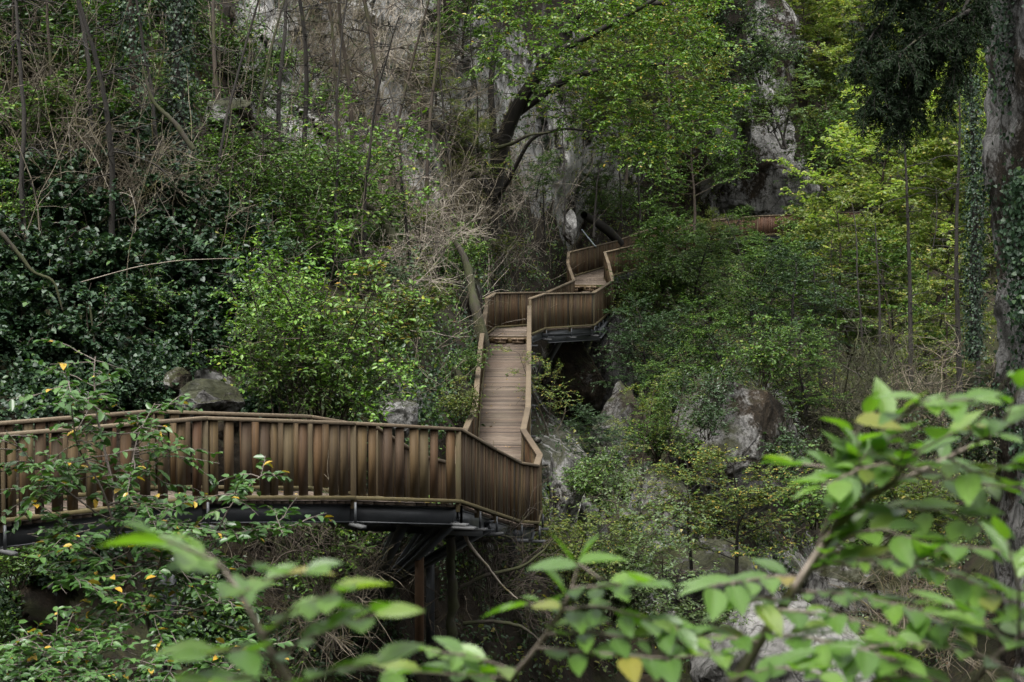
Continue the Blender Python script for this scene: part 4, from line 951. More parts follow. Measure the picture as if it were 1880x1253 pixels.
# --- right: distant hillside trees
FT = [(1450, 120, 10, 'leaf_lime', 'tall lime tree beside the rock buttress'), (1500, 70, 11, 'leaf_lime', 'lime tree at the top edge right of the rock buttress'), (1560, 120, 11, 'leaf_lime', 'bright lime tree left of the hanging yew'), (1610, 60, 11, 'leaf_lime', 'lime tree at the top behind the yew'),
      (1660, 150, 10, 'leaf_lime', 'lime tree seen through the yew'), (1720, 100, 11, 'leaf_lime', 'lime tree right of the yew at the top'), (1770, 170, 10, 'leaf_yellowing', 'yellow tree behind the hanging ivy'), (1480, 200, 9, 'leaf_olive', 'soft olive tree under the lime trees'),
      (1550, 230, 9, 'leaf_olive', 'soft olive tree below the yew tip'), (1630, 260, 9, 'leaf_lime', 'yellow green tree left of the two bare trunks'), (1700, 280, 9, 'leaf_lime', 'bright yellow green tree between the bare trunks'), (1760, 300, 9, 'leaf_lime', 'bright tree behind the right bare trunk'),
      (1510, 320, 8, 'leaf_grey', 'grey green tree right of the dark rock shoulder'), (1580, 350, 8, 'leaf_olive', 'olive tree above the end of the boardwalk'), (1660, 400, 8, 'leaf_lime', 'yellow green tree behind the left bare trunk'), (1740, 420, 8, 'leaf_lime', 'yellow green tree low between the bare trunks'),
      (1560, 460, 7, 'leaf_olive', 'olive tree right under the boardwalk end'), (1640, 500, 7, 'leaf_olive', 'dull green tree in the valley behind the bare trunks'), (1720, 530, 7, 'leaf_olive', 'dull green tree low behind the bare trunks'), (1500, 540, 6, 'leaf_mid', 'mid green tree in the valley left of the bare trunks'),
      (1590, 590, 6, 'leaf_olive', 'shaded tree in the valley bottom'), (1680, 640, 5, 'leaf_olive', 'shaded olive tree at the feet of the bare trunks'), (1790, 480, 7, 'leaf_olive', 'olive tree tight against the right cliff'),
      (1540, 10, 11, 'leaf_lime', 'lime tree cut by the top edge, right of the rock buttress'), (1680, 0, 11, 'leaf_lime', 'lime tree cut by the top edge behind the yew'), (1780, 20, 11, 'leaf_lime', 'lime tree cut by the top edge by the cliff')]
for x, y, h, m_, lb in FT:
    plant('far', x, y+40, h, m_, 'bark', lb, group='trees on the far side of the gorge', wide=1.15)
plant('bigbush', 1400, 150, 3.4, 'leaf_grey', 'bark_dark', 'pale bush growing across the grey rock buttress', d=110, wide=1.3)
plant('bigbush', 1330, 330, 2.6, 'leaf_mid', 'bark_dark', 'bush at the left foot of the pale rock face', d=104, wide=1.2)
plant('bigbush', 1420, 240, 2.4, 'leaf_olive', 'bark_dark', 'olive bush on the shoulder of the pale rock face', d=106, wide=1.3)
plant('multi', 1440, 265, 4.6, 'leaf_grey', 'bark_dark', 'many stemmed pale green tree on top of the pale rock face', d=104, wide=1.3)
plant('bigbush', 1500, 330, 4.0, 'leaf_mid', 'bark', 'flat layered green bush on the dark rock shoulder', d=105, wide=1.3)
plant('bigbush', 1340, 220, 3.0, 'leaf_dark', 'bark', 'dark bush on a ledge of the pale rock face', d=103)
plant('pole', 1672, 740, 9.6, None, 'bark_dark', 'bare straight trunk, left one of the tall pair', d=66)
plant('pole', 1762, 720, 10.5, None, 'bark_dark', 'bare straight trunk, right one of the tall pair', d=68)
plant('pole', 1615, 780, 6.5, None, 'bark_dark', 'shorter bare trunk with mossy side branches', d=62)
plant('pole', 1795, 700, 9.0, None, 'bark_dark', 'bare trunk close to the right cliff', d=70)
plant('pole', 1505, 700, 4.0, None, 'bark_dark', 'short dead trunk left of the bare trunks', d=66)
plant('tangle', 1560, 780, 3.0, None, 'bark_moss', 'heap of mossy dead branches in the valley', d=60, wide=1.3)
plant('tangle', 1640, 820, 2.8, None, 'bark_moss', 'mossy dead branches at the foot of the bare trunks', d=57, wide=1.3)
plant('tangle', 1500, 820, 2.6, None, 'bark_moss', 'mossy twigs right of the rounded outcrop', d=58, wide=1.2)
plant('tangle', 1720, 780, 2.6, None, 'twig', 'grey dead twigs near the right cliff', d=58, wide=1.2)
plant('ivypole', 1788, 640, 7.5, 'leaf_ivy', 'bark_dark', 'ivy covered trunk against the right cliff', d=50)
plant('bush', 1600, 1000, 2.0, 'leaf_mid', 'bark', 'bush behind the nearest branch, right of the yellowing tree', d=46, wide=1.3)
plant('bush', 1700, 960, 2.0, 'leaf_olive', 'bark', 'olive bush on the brown bank at the right', d=46, wide=1.3)
plant('bush', 1500, 960, 1.8, 'leaf_mid', 'bark', 'bush in the gorge right of the yellowing tree', d=48, wide=1.3)
plant('bush', 1780, 860, 1.8, 'leaf_dark', 'bark', 'dark bush under the right cliff', d=44, wide=1.3)
plant('tangle', 1640, 1180, 1.8, None, 'twig', 'dry twigs on the brown bank behind the branch', d=42, wide=1.3)
for x, y, d_, h, m_, lb in ((1232, 520, 80, 3.0, 'leaf_mid', 'leafy tree covering the rail of the upper boardwalk flight'), (1490, 520, 92, 3.0, 'leaf_mid', 'tree hiding the middle of the far boardwalk'),
        (1275, 570, 66, 2.9, 'leaf_grey', 'grey green tree low in front of the upper flight'), (1380, 590, 70, 2.9, 'leaf_mid', 'rounded green tree under the far boardwalk'), (1165, 640, 67, 2.0, 'leaf_olive', 'small olive tree tucked right of the platform beams'),
        (1450, 640, 66, 3.6, 'leaf_dark', 'shadowy tree above the right side of the rounded outcrop'), (1330, 700, 60, 2.4, 'leaf_mid', 'green tree sitting on the crest of the rounded outcrop'), (1190, 720, 60, 2.6, 'leaf_dark', 'dark leafy tree right of the cave rock'),
        (1330, 480, 97, 2.7, 'leaf_mid', 'leafy tree hiding the rail where the far boardwalk begins'),
        (1255, 475, 93, 2.2, 'leaf_mid', 'leafy bush tree at the end of the upper flight'), (1300, 468, 97, 2.0, 'leaf_olive', 'small olive tree covering the join of the last two boardwalk stretches'),
        (1540, 490, 98, 2.8, 'leaf_olive', 'olive tree just left of the visible boardwalk end'), (1230, 790, 54, 2.2, 'leaf_mid', 'leafy tree between the cave rock and the rounded outcrop'), (1480, 760, 58, 2.6, 'leaf_mid', 'leafy tree in the cleft beside the mossy twigs'),
        (1120, 880, 45, 1.7, 'leaf_dark', 'dark leafy growth behind the upright grey rock')):
    plant('dense', x, y, h, m_, 'bark_dark', lb, d=d_, wide=1.2)
for x, y, d_, h, m_, lb in ((1620, 560, 84, 8.5, 'leaf_lime', 'lime tree rising just left of the left tall bare trunk'), (1715, 580, 82, 8.5, 'leaf_lime', 'lime tree filling the gap between the tall pair of trunks'), (1790, 560, 80, 8.0, 'leaf_olive', 'yellow olive tree between right trunk and cliff'),
        (1560, 650, 78, 6.0, 'leaf_olive', 'olive tree behind the shorter bare trunk'), (1650, 720, 76, 5.5, 'leaf_mid', 'green tree behind the feet of the tall trunks'), (1740, 740, 72, 5.0, 'leaf_olive', 'olive tree low beside the right cliff')):
    plant('far', x, y, h, m_, 'bark', lb, d=d_, wide=1.2)
for x, y, h, d_, lb in ((1585, 640, 6.0, 74, 'slim bare stem left of the shorter bare trunk'), (1700, 690, 8.0, 76, 'slim bare stem between the tall pair of trunks'), (1725, 640, 7.0, 84, 'thin distant stem right of the middle slim one'), (1640, 640, 7.0, 86, 'thin distant stem beside the left tall trunk'),
        (1380, 640, 5.5, 72, 'dark stem under the green trees left of the valley'), (1530, 720, 6.0, 66, 'dark slim stem near the mossy twigs')):
    plant('stem', x, y, h, None, 'bark_dark', lb, d=d_)
# yew hanging from the top right
def yew():
    root = empty('yew_tree', P(1850, -120, 41), 'dark yew whose needled boughs hang into the picture at the top right', 'tree')
    o = np.array(root.location); pl = Plant(91); rg = pl.rg
    q = np.array([P(1850, -120, 41), P(1800, -60, 40), P(1740, -10, 39.5)]) - o; pl.wood.append((q, np.array([.16, .12, .09])))
    tw = []
    boughs = [[(1740, -10, 39.5), (1680, 60, 39), (1630, 130, 38.5), (1590, 190, 38)], [(1740, -10, 39.5), (1700, 90, 39), (1660, 170, 38.6), (1640, 230, 38.3)], [(1800, -60, 40), (1770, 20, 39.4), (1730, 90, 39), (1690, 130, 39), (1670, 190, 39)],
              [(1740, -10, 39.5), (1660, 10, 39), (1610, 50, 38.7), (1575, 110, 38.4)], [(1800, -60, 40), (1700, -40, 39), (1620, -30, 38.5)], [(1780, 20, 39.4), (1730, 50, 38.8), (1700, 60, 38.5), (1650, 100, 38)], [(1800, -60, 40), (1790, 30, 39.4), (1760, 100, 39), (1740, 170, 38.8)]]
    for b in boughs:
        q = np.array([P(*p) for p in b]) - o; n = len(q); tt = np.linspace(0, n-1, 24); q = np.stack([np.interp(tt, range(n), q[:, k]) for k in range(3)], 1)
        for _ in range(3): q[1:-1] = (q[:-2] + 2*q[1:-1] + q[2:])/4
        pl.wood.append((q, np.linspace(.05, .012, len(q)))); base = len(pl.wood)
        for k in range(75):
            i = rg.integers(3, 24); d = unit(q[min(23, i+1)] - q[i-1])*.5 + rg.normal(0, .6, 3) - Z*.35
            tp, _ = curve(rg, q[i], d, rg.uniform(.35, .85), 5, .12, -.12); tw.append((tp, np.linspace(.008, .004, 6))); pl.spray(tp, 34, .10, .4, droop=-.25)
            for _ in range(2):
                t2, _ = curve(rg, tp[rg.integers(1, 5)], unit(tp[-1]-tp[0]) + rg.normal(0, .5, 3), .35, 4, .1, -.15); tw.append((t2, np.linspace(.006, .003, 5))); pl.spray(t2, 26, .095, .4, droop=-.25)
    link('trunk', tubes_mesh('yew_trunk', pl.wood), root, M['bark_dark'])
    L = np.concatenate(pl.ll); c = link('crown', leaves_mesh('yew_crown', np.concatenate(pl.lp), np.concatenate(pl.la), np.concatenate(pl.ln), L, L*.20), root, M['leaf_yew'])
    link('twigs', tubes_mesh('yew_twigs', tw), c, M['bark_dark'])
yew()

# --- ground cover: what nobody could count
srg = np.random.default_rng(3)
def scatter(name, spots, mat, nl, L, reach, shape=OV, wr=.6, flat=.4, wood=None):
    PP, NN = [], []
    for cx, cy, rx, ry, n in spots:
        a = srg.normal(0, .5, n)*rx + cx; b = srg.normal(0, .5, n)*ry + cy
        p, q = tsamp(a, b)
        keep = np.array([mn.noise((float(x)*.6, float(y)*.6, float(z)*.6)) > -.12 for x, y, z in p]); PP.append(p[keep]); NN.append(q[keep])
    p = np.concatenate(PP); q = np.concatenate(NN)
    n = len(p); sh = unit(q + Z*.5 + srg.normal(0, .45, (n, 3)))*reach*srg.uniform(.3, 1.3, (n, 1))
    f = np.tile(np.linspace(.15, 1, nl), n); pp = np.repeat(p, nl, 0) + np.repeat(sh, nl, 0)*f[:, None] + srg.normal(0, reach*.22, (n*nl, 3))
    nn = unit(np.repeat(q, nl, 0)*(1-flat) + Z*.8 + srg.normal(0, .4, (n*nl, 3)))
    ax = unit(srg.normal(0, 1, (n*nl, 3)) + np.repeat(q, nl, 0)*.4 - Z*.3)
    LL = L*srg.uniform(.55, 1.25, n*nl)
    me = leaves_mesh(name, pp, ax, nn, LL, LL*wr, shape, M[mat])
    return tag(link(name, me), None, None, None, 'stuff')
scatter('ivy', [(120, 560, 330, 260, 2600), (330, 560, 220, 220, 1700), (60, 350, 200, 200, 900), (330, 330, 160, 160, 500), (250, 1080, 500, 140, 900), (880, 560, 60, 140, 160), (250, 735, 340, 70, 520), (800, 740, 110, 90, 160)], 'leaf_ivy', 11, .068, .22, IV, .95)
scatter('undergrowth', [(150, 150, 330, 220, 1300), (420, 300, 260, 260, 1000), (560, 640, 260, 200, 900), (700, 520, 220, 200, 450), (780, 690, 150, 160, 350), (500, 1050, 400, 140, 700), (400, 90, 150, 140, 300), (980, 480, 140, 100, 250), (150, 1180, 400, 120, 700)], 'leaf_mid', 7, .085, .28)
scatter('far_undergrowth', [(1250, 480, 300, 200, 1200), (1250, 720, 260, 160, 900), (1500, 650, 300, 200, 900), (1150, 1050, 260, 200, 700), (1650, 950, 300, 260, 900), (1650, 600, 300, 300, 900), (1000, 300, 260, 260, 260), (1150, 250, 150, 200, 260)], 'leaf_olive', 7, .12, .4)
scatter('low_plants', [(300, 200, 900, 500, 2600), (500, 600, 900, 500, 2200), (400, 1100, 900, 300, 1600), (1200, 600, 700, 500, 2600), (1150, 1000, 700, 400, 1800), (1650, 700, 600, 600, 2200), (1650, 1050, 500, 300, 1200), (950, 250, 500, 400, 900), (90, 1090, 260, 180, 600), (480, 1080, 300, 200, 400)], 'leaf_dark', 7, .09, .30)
scatter('leaf_litter', [(1700, 1050, 300, 260, 1200), (900, 470, 300, 100, 500), (700, 650, 300, 160, 500), (200, 300, 400, 300, 600)], 'leaf_litter', 3, .07, .08)

def dry_twigs(name, spots, mat, lmin, lmax, up, r0, sway):
    polys = []
    for cx, cy, rx, ry, n in spots:
        p, q = tsamp(srg.normal(0, .5, n)*rx + cx, srg.normal(0, .5, n)*ry + cy)
        for a, b in zip(p, q):
            d = b*.35 + srg.normal(0, sway, 3) + Z*up
            c, d2 = curve(srg, a + b*srg.uniform(0, .3), d, srg.uniform(lmin, lmax), 8, .13, srg.normal(0, .05))
            polys.append((c, np.linspace(r0*srg.uniform(.7, 1.3), r0*.4, 9)))
            for k in range(2):
                e, _ = curve(srg, c[srg.integers(2, 8)], d2 + srg.normal(0, .8, 3), srg.uniform(.2, .5)*lmin, 5, .18, -.03); polys.append((e, np.linspace(r0*.5, r0*.3, 6)))
    tag(link(name, tubes_mesh(name, polys, M[mat])), None, None, None, 'stuff')
dry_twigs('hanging_vines', [(600, 120, 330, 260, 110), (760, 220, 300, 300, 90), (250, 150, 420, 300, 90), (1000, 300, 200, 260, 60), (1100, 330, 160, 160, 60)], 'twig', 1.4, 4.0, 1.5, .012, .28)
dry_twigs('pale_twigs', [(640, 150, 360, 300, 90), (850, 330, 300, 260, 110), (900, 480, 200, 120, 50), (150, 300, 330, 260, 60), (1650, 700, 300, 300, 40)], 'twig_pale', .8, 2.4, .5, .011, .7)
dry_twigs('dry_twigs', [(250, 300, 500, 300, 110), (700, 450, 350, 260, 160), (800, 600, 200, 160, 60), (650, 1080, 500, 200, 110), (1600, 750, 400, 300, 110), (1650, 1100, 350, 260, 90), (1150, 800, 300, 260, 60)], 'twig', .6, 1.7, .35, .010, .6)
# ivy hanging on the right cliff
def cliff_ivy():
    nh, na, _ = CLV.shape; n = 5200
    j = (srg.beta(1.6, 2.2, n)*nh*.86).astype(int); a = (srg.normal(.56, .045, n)*na).astype(int) % na
    p = CLV[j, a]; c = np.array((p[:, 0].mean(), 42.0, 0)); out = unit((CLV[j, a] - np.stack((np.full(n, CLV[..., 0].mean()), np.full(n, 42.0), CLV[j, a][:, 2]), 1)))
    keep = np.array([mn.noise((float(x)*.9, float(y)*.9, float(z)*.35)) > -.02 for x, y, z in p]); p = p[keep]; out = out[keep]; n = len(p)
    k = 5; pp = np.repeat(p, k, 0) + np.repeat(out, k, 0)*srg.uniform(.02, .3, (n*k, 1)) + srg.normal(0, .10, (n*k, 3))
    L = .085*srg.uniform(.6, 1.2, n*k)
    me = leaves_mesh('hanging_ivy', pp, unit(-Z + srg.normal(0, .5, (n*k, 3))), unit(np.repeat(out, k, 0) + Z*.5 + srg.normal(0, .4, (n*k, 3))), L, L*.95, IV, M['leaf_ivy'])
    tag(link('hanging_ivy', me), None, None, None, 'stuff')
cliff_ivy()

# ------------------------------------------------------------------ the sapling before the near railing and the blurred branches
def bezier_px(pts, d0, d1, n=6):
    q = np.array([P(px, py, d0 + (d1-d0)*i/max(1, len(pts)-1)) for i, (px, py) in enumerate(pts)])
    k = len(q); tt = np.linspace(0, k-1, n*k); r_ = np.stack([np.interp(tt, range(k), q[:, a]) for a in range(3)], 1)
    for _ in range(4): r_[1:-1] = (r_[:-2] + 2*r_[1:-1] + r_[2:])/4
    return r_
def sapling(base, label, stems, d, L, seed, leafmat, nside, nl, foot):
    root = empty('hornbeam_sapling', P(*base, d), label, 'sapling'); o = np.array(root.location); pl = Plant(seed); rg = pl.rg; tw = []
    ft = np.array((root.location[0], root.location[1], foot)) - o
    pl.wood.append((np.array([ft, ft*.5 + .03, (0, 0, 0)]), np.array([.035, .03, .026])))
    for pts, r0, r1, dd in stems:
        q = bezier_px(pts, d + dd[0], d + dd[1]) - o; pl.wood.append((q, np.linspace(r0, r1, len(q))))
        m = len(q)
        for k in range(nside(len(pts))):
            f = rg.uniform(.12, .98)*(m-1); i = min(m-2, int(f)); b = q[i] + (q[i+1]-q[i])*(f-i)
            az = rg.uniform(0, 6.28); ln = rg.uniform(.25, .8)*(1.15 - .6*f/m)
            tp, _ = curve(rg, b, rdir(rg, az, rg.uniform(-.1, .45)), ln, 6, .12, -.05)
            tw.append((tp, np.linspace(.006, .0025, 7))); pl.spray(tp, int(nl*ln/.5), L, .8)
            t2, _ = curve(rg, tp[3], unit(tp[-1]-tp[0]) + rg.normal(0, .6, 3)*np.array((1, 1, .4)), ln*.6, 5, .12, -.05)
            tw.append((t2, np.linspace(.004, .002, 6))); pl.spray(t2, int(nl*ln*.6/.5)+2, L, .8)
        pl.spray(q[m//2:], nl, L, .8)
    link('trunk', tubes_mesh('sapling_trunk', pl.wood), root, M['twig_grey'])
    LL = np.concatenate(pl.ll); c = link('crown', leaves_mesh('sapling_crown', np.concatenate(pl.lp), np.concatenate(pl.la), np.concatenate(pl.ln), LL, LL*.52), root, M[leafmat])
    link('twigs', tubes_mesh('sapling_twigs', tw), c, M['twig_grey'])
sapling((292, 1225), 'hornbeam sapling with some yellow leaves in front of the near railing', [
    ([(292, 1225), (268, 1120), (240, 1030), (222, 960), (205, 880), (180, 780), (172, 690), (175, 655)], .024, .005, (0, .3)),
    ([(265, 1110), (290, 1050), (300, 1000)], .012, .005, (0, -.3)), ([(240, 1030), (215, 985), (190, 900), (140, 820), (130, 740), (120, 680)], .012, .004, (0, -.4)),
    ([(222, 960), (240, 870), (252, 800), (285, 740)], .010, .004, (0, .4)), ([(285, 1190), (330, 1110), (385, 1010), (420, 930), (470, 880), (495, 865)], .013, .004, (0, .3)),
    ([(215, 970), (120, 900), (60, 850), (10, 790)], .009, .003, (0, -.3)), ([(385, 1010), (440, 975), (520, 970)], .007, .003, (0, 0)), ([(250, 1080), (170, 1010), (90, 970)], .009, .003, (0, -.4)),
    ([(270, 1130), (200, 1090), (120, 1050)], .008, .003, (0, -.5)), ([(280, 1160), (350, 1120), (430, 1100)], .008, .003, (0, -.4))],
    15.0, .088, 5, 'leaf_sapling', lambda k: 9 + k*3, 11, -3.6)
sapling((60, 1290), 'low leafy hornbeam shoots filling the bottom left corner', [
    ([(60, 1290), (50, 1230), (30, 1170)], .012, .004, (0, 0)), ([(60, 1290), (130, 1220), (200, 1175)], .012, .004, (0, -.3)), ([(60, 1290), (0, 1240), (-60, 1190)], .012, .004, (0, .3)),
    ([(150, 1290), (230, 1240), (330, 1215)], .010, .004, (0, -.4)), ([(150, 1290), (120, 1210), (110, 1160)], .010, .004, (0, .3)), ([(330, 1300), (420, 1230), (470, 1190)], .010, .004, (0, .5))],
    14.0, .082, 6, 'leaf_sapling', lambda k: 22, 12, -3.4)

def big_leaf_mat():
    m, nt, out = newmat('near_leaf')
    g = nt.nodes.new('ShaderNodeNewGeometry'); uv = nt.nodes.new('ShaderNodeUVMap'); sp = nt.nodes.new('ShaderNodeSeparateXYZ'); nt.links.new(uv.outputs[0], sp.inputs[0])
    base = ramp(nt, g.outputs['Random Per Island'], [(0, (.06, .14, .022)), (.5, (.095, .20, .026)), (.90, (.14, .26, .035)), (.95, (.17, .22, .03)), (.98, (.30, .24, .04)), (1, (.20, .11, .04))])
    ve = mth(nt, 'SINE', mth(nt, 'MULTIPLY', mth(nt, 'SUBTRACT', sp.outputs[0], mth(nt, 'MULTIPLY', mth(nt, 'ABSOLUTE', sp.outputs[1]), .45)), 75.0))
    vein = mth(nt, 'POWER', mth(nt, 'MULTIPLY_ADD', ve, .5, .5), 6.0)
    mid = ramp(nt, mth(nt, 'ABSOLUTE', sp.outputs[1]), [(0, (1, 1, 1)), (.05, (0, 0, 0))])
    col = mixc(nt, mth(nt, 'MULTIPLY', mth(nt, 'MAXIMUM', vein, mid), .30), base, (.20, .27, .08))
    go = nt.nodes.new('ShaderNodeNewGeometry'); sp2 = ramp(nt, noise_tex(nt, 55, 4, .6, go.outputs['Position']), [(.62, (0, 0, 0)), (.72, (.8, .8, .8))])
    edge = mth(nt, 'MULTIPLY', mth(nt, 'ABSOLUTE', sp.outputs[1]), mth(nt, 'GREATER_THAN', g.outputs['Random Per Island'], .72))
    col = mixc(nt, mth(nt, 'MULTIPLY', sp2, mth(nt, 'MULTIPLY_ADD', edge, .8, .12)), col, (.16, .085, .03))
    p = N(nt, 'ShaderNodeBsdfPrincipled', Roughness=.33); nt.links.new(col, p.inputs['Base Color']); p.inputs['Specular IOR Level']  .default_value = .9; p.inputs['Coat Weight'].default_value = .28; p.inputs['Coat Roughness'].default_value = .4
    b = N(nt, 'ShaderNodeBump', Strength=.5, Distance=.002); nt.links.new(mth(nt, 'SUBTRACT', 1.0, vein), b.inputs['Height']); nt.links.new(b.outputs[0], p.inputs['Normal'])
    t = nt.nodes.new('ShaderNodeBsdfTranslucent'); nt.links.new(mixc(nt, 1.0, col, (1.35, 1.6, .40), 'MULTIPLY'), t.inputs['Color'])
    mx = nt.nodes.new('ShaderNodeMixShader'); mx.inputs[0].default_value = .42
    nt.links.new(p.outputs[0], mx.inputs[1]); nt.links.new(t.outputs[0], mx.inputs[2]); nt.links.new(mx.outputs[0], out.inputs['Surface']); return m
M['near_leaf'] = big_leaf_mat()
def big_leaves(name, items, mat):
    """serrated, folded, arched leaves; items: (pos, axis, normal, length)"""
    ns = 14; V, Q, UV = [], [], []; n0 = 0
    for k, (p, ax, nr, L) in enumerate(items):
        ax = ax/np.linalg.norm(ax); sd = np.cross(nr, ax); sd /= np.linalg.norm(sd); nr = np.cross(ax, sd); bend = .05 + .06*math.sin(k*1.7); fold = .16 + .08*math.sin(k*2.9)
        for i in range(ns+1):
            t = i/ns; hw = .255*L*(math.sin(math.pi*min(1, t*1.02)**.78)**.8 if 0 < t < 1 else 0)*(1 + (.06 if i % 2 else -.03)); hw = max(hw, .0008)
            c = p + ax*L*t - nr*L*bend*t*t*1.3
            for s in (-1, -.5, 0, .5, 1):
                V.append(c + sd*hw*s + nr*(abs(s)*hw*fold*2 + .004*math.sin(t*38)*abs(s)*L/.08*.25)); UV.append((t, s))
        for i in range(ns):
            for j in range(4): a = n0 + i*5 + j; Q.append((a, a+1, a+6, a+5))
        n0 += (ns+1)*5
    me = mesh_np(name, np.array(V), np.array(Q), True, mat); uvl = me.uv_layers.new(name='UVMap'); U = np.array(UV, np.float32)
    idx = np.array(Q).ravel(); uvl.data.foreach_set('uv', U[idx].ravel()); return me
def near_branch(label, main, twigs, extra, d0, d1, L, seed, foot, r0, density=1.0):
    rg = np.random.default_rng(seed)
    root = empty('leafy_branch', P(*main[0], d0), label, 'branch', 'blurred branches close to the camera'); o = np.array(root.location); wood, items = [], []
    q = bezier_px(main, d0, d1) - o
    ft = np.array((0.0, .3, foot - o[2])); wood.append((np.concatenate(([ft, ft*.5 + np.array((.03, 0, 0))], q)), np.linspace(r0*1.5, r0*.35, len(q)+2)))
    def leafat(p, t, side, ln):
        up = unit(np.array((rg.normal(0, .24), rg.normal(-.13, .22), 1.0)))
        sd = np.cross(t, up); sd = sd/(np.linalg.norm(sd) + 1e-6)
        ax = unit(t*rg.uniform(.35, .9) + sd*side*rg.uniform(.6, 1.0) + np.array((0, 0, rg.uniform(-.16, .06))))
        st_ = p + ax*.010; wood.append((np.array([p, st_]), np.array([.0012, .001]))); items.append((st_, ax, up, ln))
    def along(q, sp, s0=.1):
        seg = np.linalg.norm(np.diff(q, axis=0), axis=1); cum = np.concatenate(([0], np.cumsum(seg))); x = cum[-1]*s0; s = 1
        while x < cum[-1]:
            i = min(len(q)-2, int(np.searchsorted(cum, x))-1); i = max(i, 0)
            leafat(q[i] + (q[i+1]-q[i])*((x-cum[i])/max(1e-6, seg[i])), unit(q[i+1]-q[i]), s, L*rg.choice((rg.uniform(.45, .8), rg.uniform(.8, 1.15), rg.uniform(.8, 1.15)))); s = -s; x += sp*rg.uniform(.7, 1.3)
        leafat(q[-1], unit(q[-1]-q[-2]), .2, L*.75)
    for pts, a, b in twigs:
        t = bezier_px(pts, a, b) - o; wood.append((t, np.linspace(.0035, .0014, len(t)))); along(t, .023/density)
    along(q[len(q)//2:], .05/density)
    for px, py, d, az, ln in extra:
        p = P(px, py, d) - o; ax = np.array((math.cos(R(az)), math.sin(R(az)), rg.uniform(-.2, .05))); items.append((p, ax, unit(np.array((rg.normal(0, .2), rg.normal(-.3, .2), 1))), ln))
        near = min(range(len(q)), key=lambda i: np.linalg.norm(q[i]-p)); 
        wood.append((np.array([q[near], (q[near]+p)/2 - Z*.006, p]), np.array([.002, .0016, .001])))
    link('stem', tubes_mesh('branch_stem', wood), root, M['branch_bark']); link('leaves', big_leaves('branch_leaves', items, M['near_leaf']), root, M['near_leaf'])
near_branch('thick leafy hornbeam branch crossing the lower right, close to the camera', [(1310, 1320), (1345, 1253), (1390, 1180), (1470, 1060), (1530, 970), (1600, 905), (1690, 865), (1790, 815), (1910, 745)],
    [([(1490, 1030), (1520, 950), (1550, 890), (1600, 820), (1650, 760)], 3.1, 3.1), ([(1650, 770), (1690, 735), (1780, 735)], 3.0, 2.9), ([(1600, 905), (1530, 860), (1460, 850)], 3.2, 3.2), ([(1560, 950), (1640, 935), (1720, 935), (1810, 965)], 3.2, 3.0),
     ([(1480, 1045), (1570, 1025), (1670, 1035), (1770, 1060), (1860, 1110)], 3.1, 2.9), ([(1455, 1085), (1550, 1090), (1650, 1110), (1750, 1150)], 3.1, 2.9), ([(1470, 1060), (1420, 1058), (1360, 1068), (1310, 1075)], 3.1, 3.0),
     ([(1440, 1110), (1400, 1095), (1370, 1110)], 3.1, 3.0), ([(1690, 865), (1740, 880), (1820, 890), (1890, 900)], 3.1, 3.0), ([(1400, 1165), (1480, 1170), (1570, 1190), (1650, 1215)], 3.0, 2.8), ([(1390, 1180), (1330, 1170), (1260, 1165)], 3.0, 2.9),
     ([(1790, 815), (1840, 780), (1870, 720)], 3.0, 2.9), ([(1690, 865), (1640, 850), (1580, 860), (1520, 890)], 3.1, 3.05), ([(1740, 840), (1790, 870), (1860, 850)], 3.0, 2.9), ([(1670, 1035), (1740, 1000), (1830, 1010)], 3.0, 2.9), ([(1600, 905), (1570, 800), (1590, 770)], 3.15, 3.1), ([(1350, 1245), (1420, 1225), (1500, 1235)], 2.9, 2.8), ([(1470, 1060), (1560, 980), (1620, 970), (1700, 1000)], 3.1, 3.0), ([(1530, 970), (1580, 850), (1640, 800)], 3.15, 3.1), ([(1430, 1120), (1540, 1130), (1640, 1160)], 3.0, 2.9), ([(1640, 885), (1680, 830), (1760, 790)], 3.1, 3.0)],
    [(1700, 745, 2.9, 12, .095), (1850, 690, 2.9, 20, .09), (1690, 730, 2.95, 170, .07), (1570, 775, 3.0, 10, .08)], 3.0, 3.2, .068, 21, -2.2, .009, 1.45)
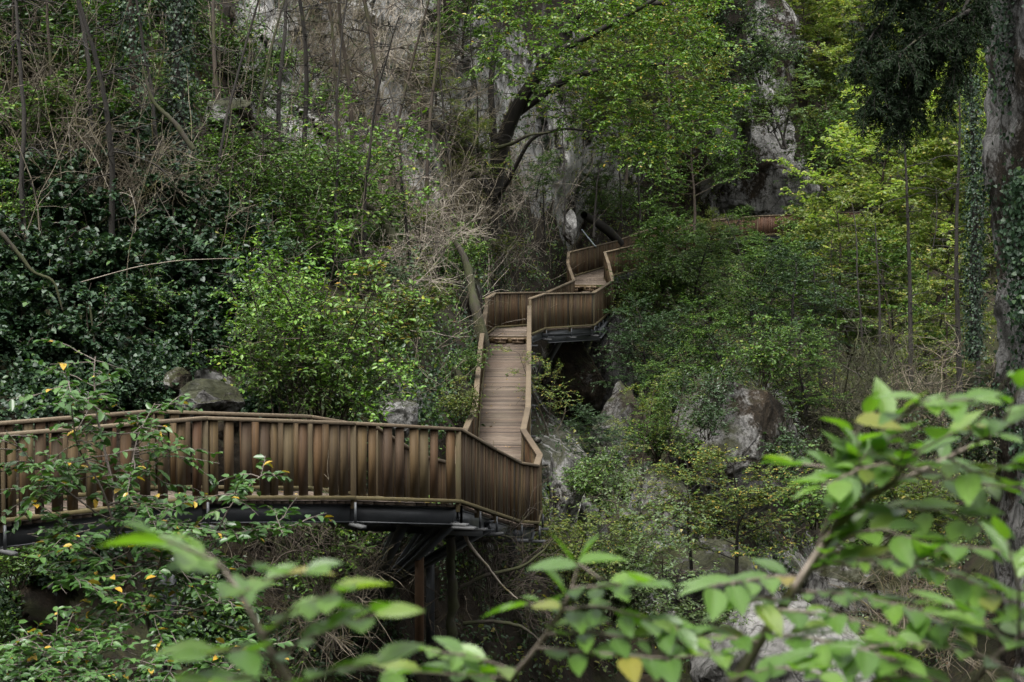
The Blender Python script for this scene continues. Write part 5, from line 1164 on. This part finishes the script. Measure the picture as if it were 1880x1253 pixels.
near_branch('second leafy branch rising from the bottom right corner', [(1730, 1340), (1770, 1270), (1820, 1210), (1870, 1170), (1940, 1130)],
    [([(1820, 1210), (1740, 1190), (1660, 1180), (1590, 1190)], 2.9, 2.8), ([(1850, 1185), (1800, 1130), (1740, 1110)], 2.9, 2.8), ([(1770, 1270), (1690, 1240), (1610, 1245)], 2.9, 2.8), ([(1820, 1210), (1860, 1240), (1900, 1260)], 2.9, 2.8), ([(1870, 1170), (1870, 1080), (1850, 1000)], 2.9, 2.8)],
    [], 2.9, 3.0, .070, 22, -2.2, .006)
near_branch('slim leafy branch leaning up at the bottom centre', [(890, 1330), (930, 1253), (980, 1195), (1025, 1130), (1050, 1080), (1062, 1035)],
    [([(1030, 1120), (1100, 1112), (1180, 1135), (1240, 1150)], 3.0, 2.9), ([(1000, 1165), (1080, 1160), (1170, 1175), (1250, 1180)], 3.0, 2.9), ([(985, 1190), (1100, 1200), (1220, 1210), (1320, 1200)], 3.0, 2.8), ([(950, 1235), (870, 1205), (790, 1195)], 3.0, 2.9), ([(940, 1245), (860, 1240), (770, 1235)], 3.0, 2.9), ([(1050, 1080), (1120, 1075), (1190, 1068)], 3.0, 2.9), ([(1035, 1110), (1000, 1105), (970, 1110)], 3.0, 2.9)],
    [(1060, 1040, 2.9, 175, .075), (1062, 1035, 2.9, 20, .08), (1140, 1075, 2.9, 15, .085)], 3.0, 3.0, .068, 23, -2.2, .005, 1.15)
near_branch('large blurred leafy branch at the bottom left of centre, closest to the camera', [(590, 1340), (545, 1270), (500, 1205), (468, 1140), (440, 1090), (410, 1045), (385, 1020)],
    [([(480, 1170), (550, 1110), (620, 1085)], 2.4, 2.3), ([(500, 1205), (590, 1160), (680, 1130)], 2.4, 2.3), ([(540, 1260), (620, 1225), (700, 1230)], 2.4, 2.3), ([(440, 1090), (500, 1060), (560, 1050)], 2.4, 2.3), ([(500, 1210), (440, 1190), (390, 1200)], 2.4, 2.3), ([(545, 1270), (480, 1240), (400, 1250)], 2.4, 2.3), ([(410, 1045), (350, 1010), (300, 990)], 2.35, 2.25)],
    [], 2.4, 2.4, .070, 24, -2.1, .005, 1.0)
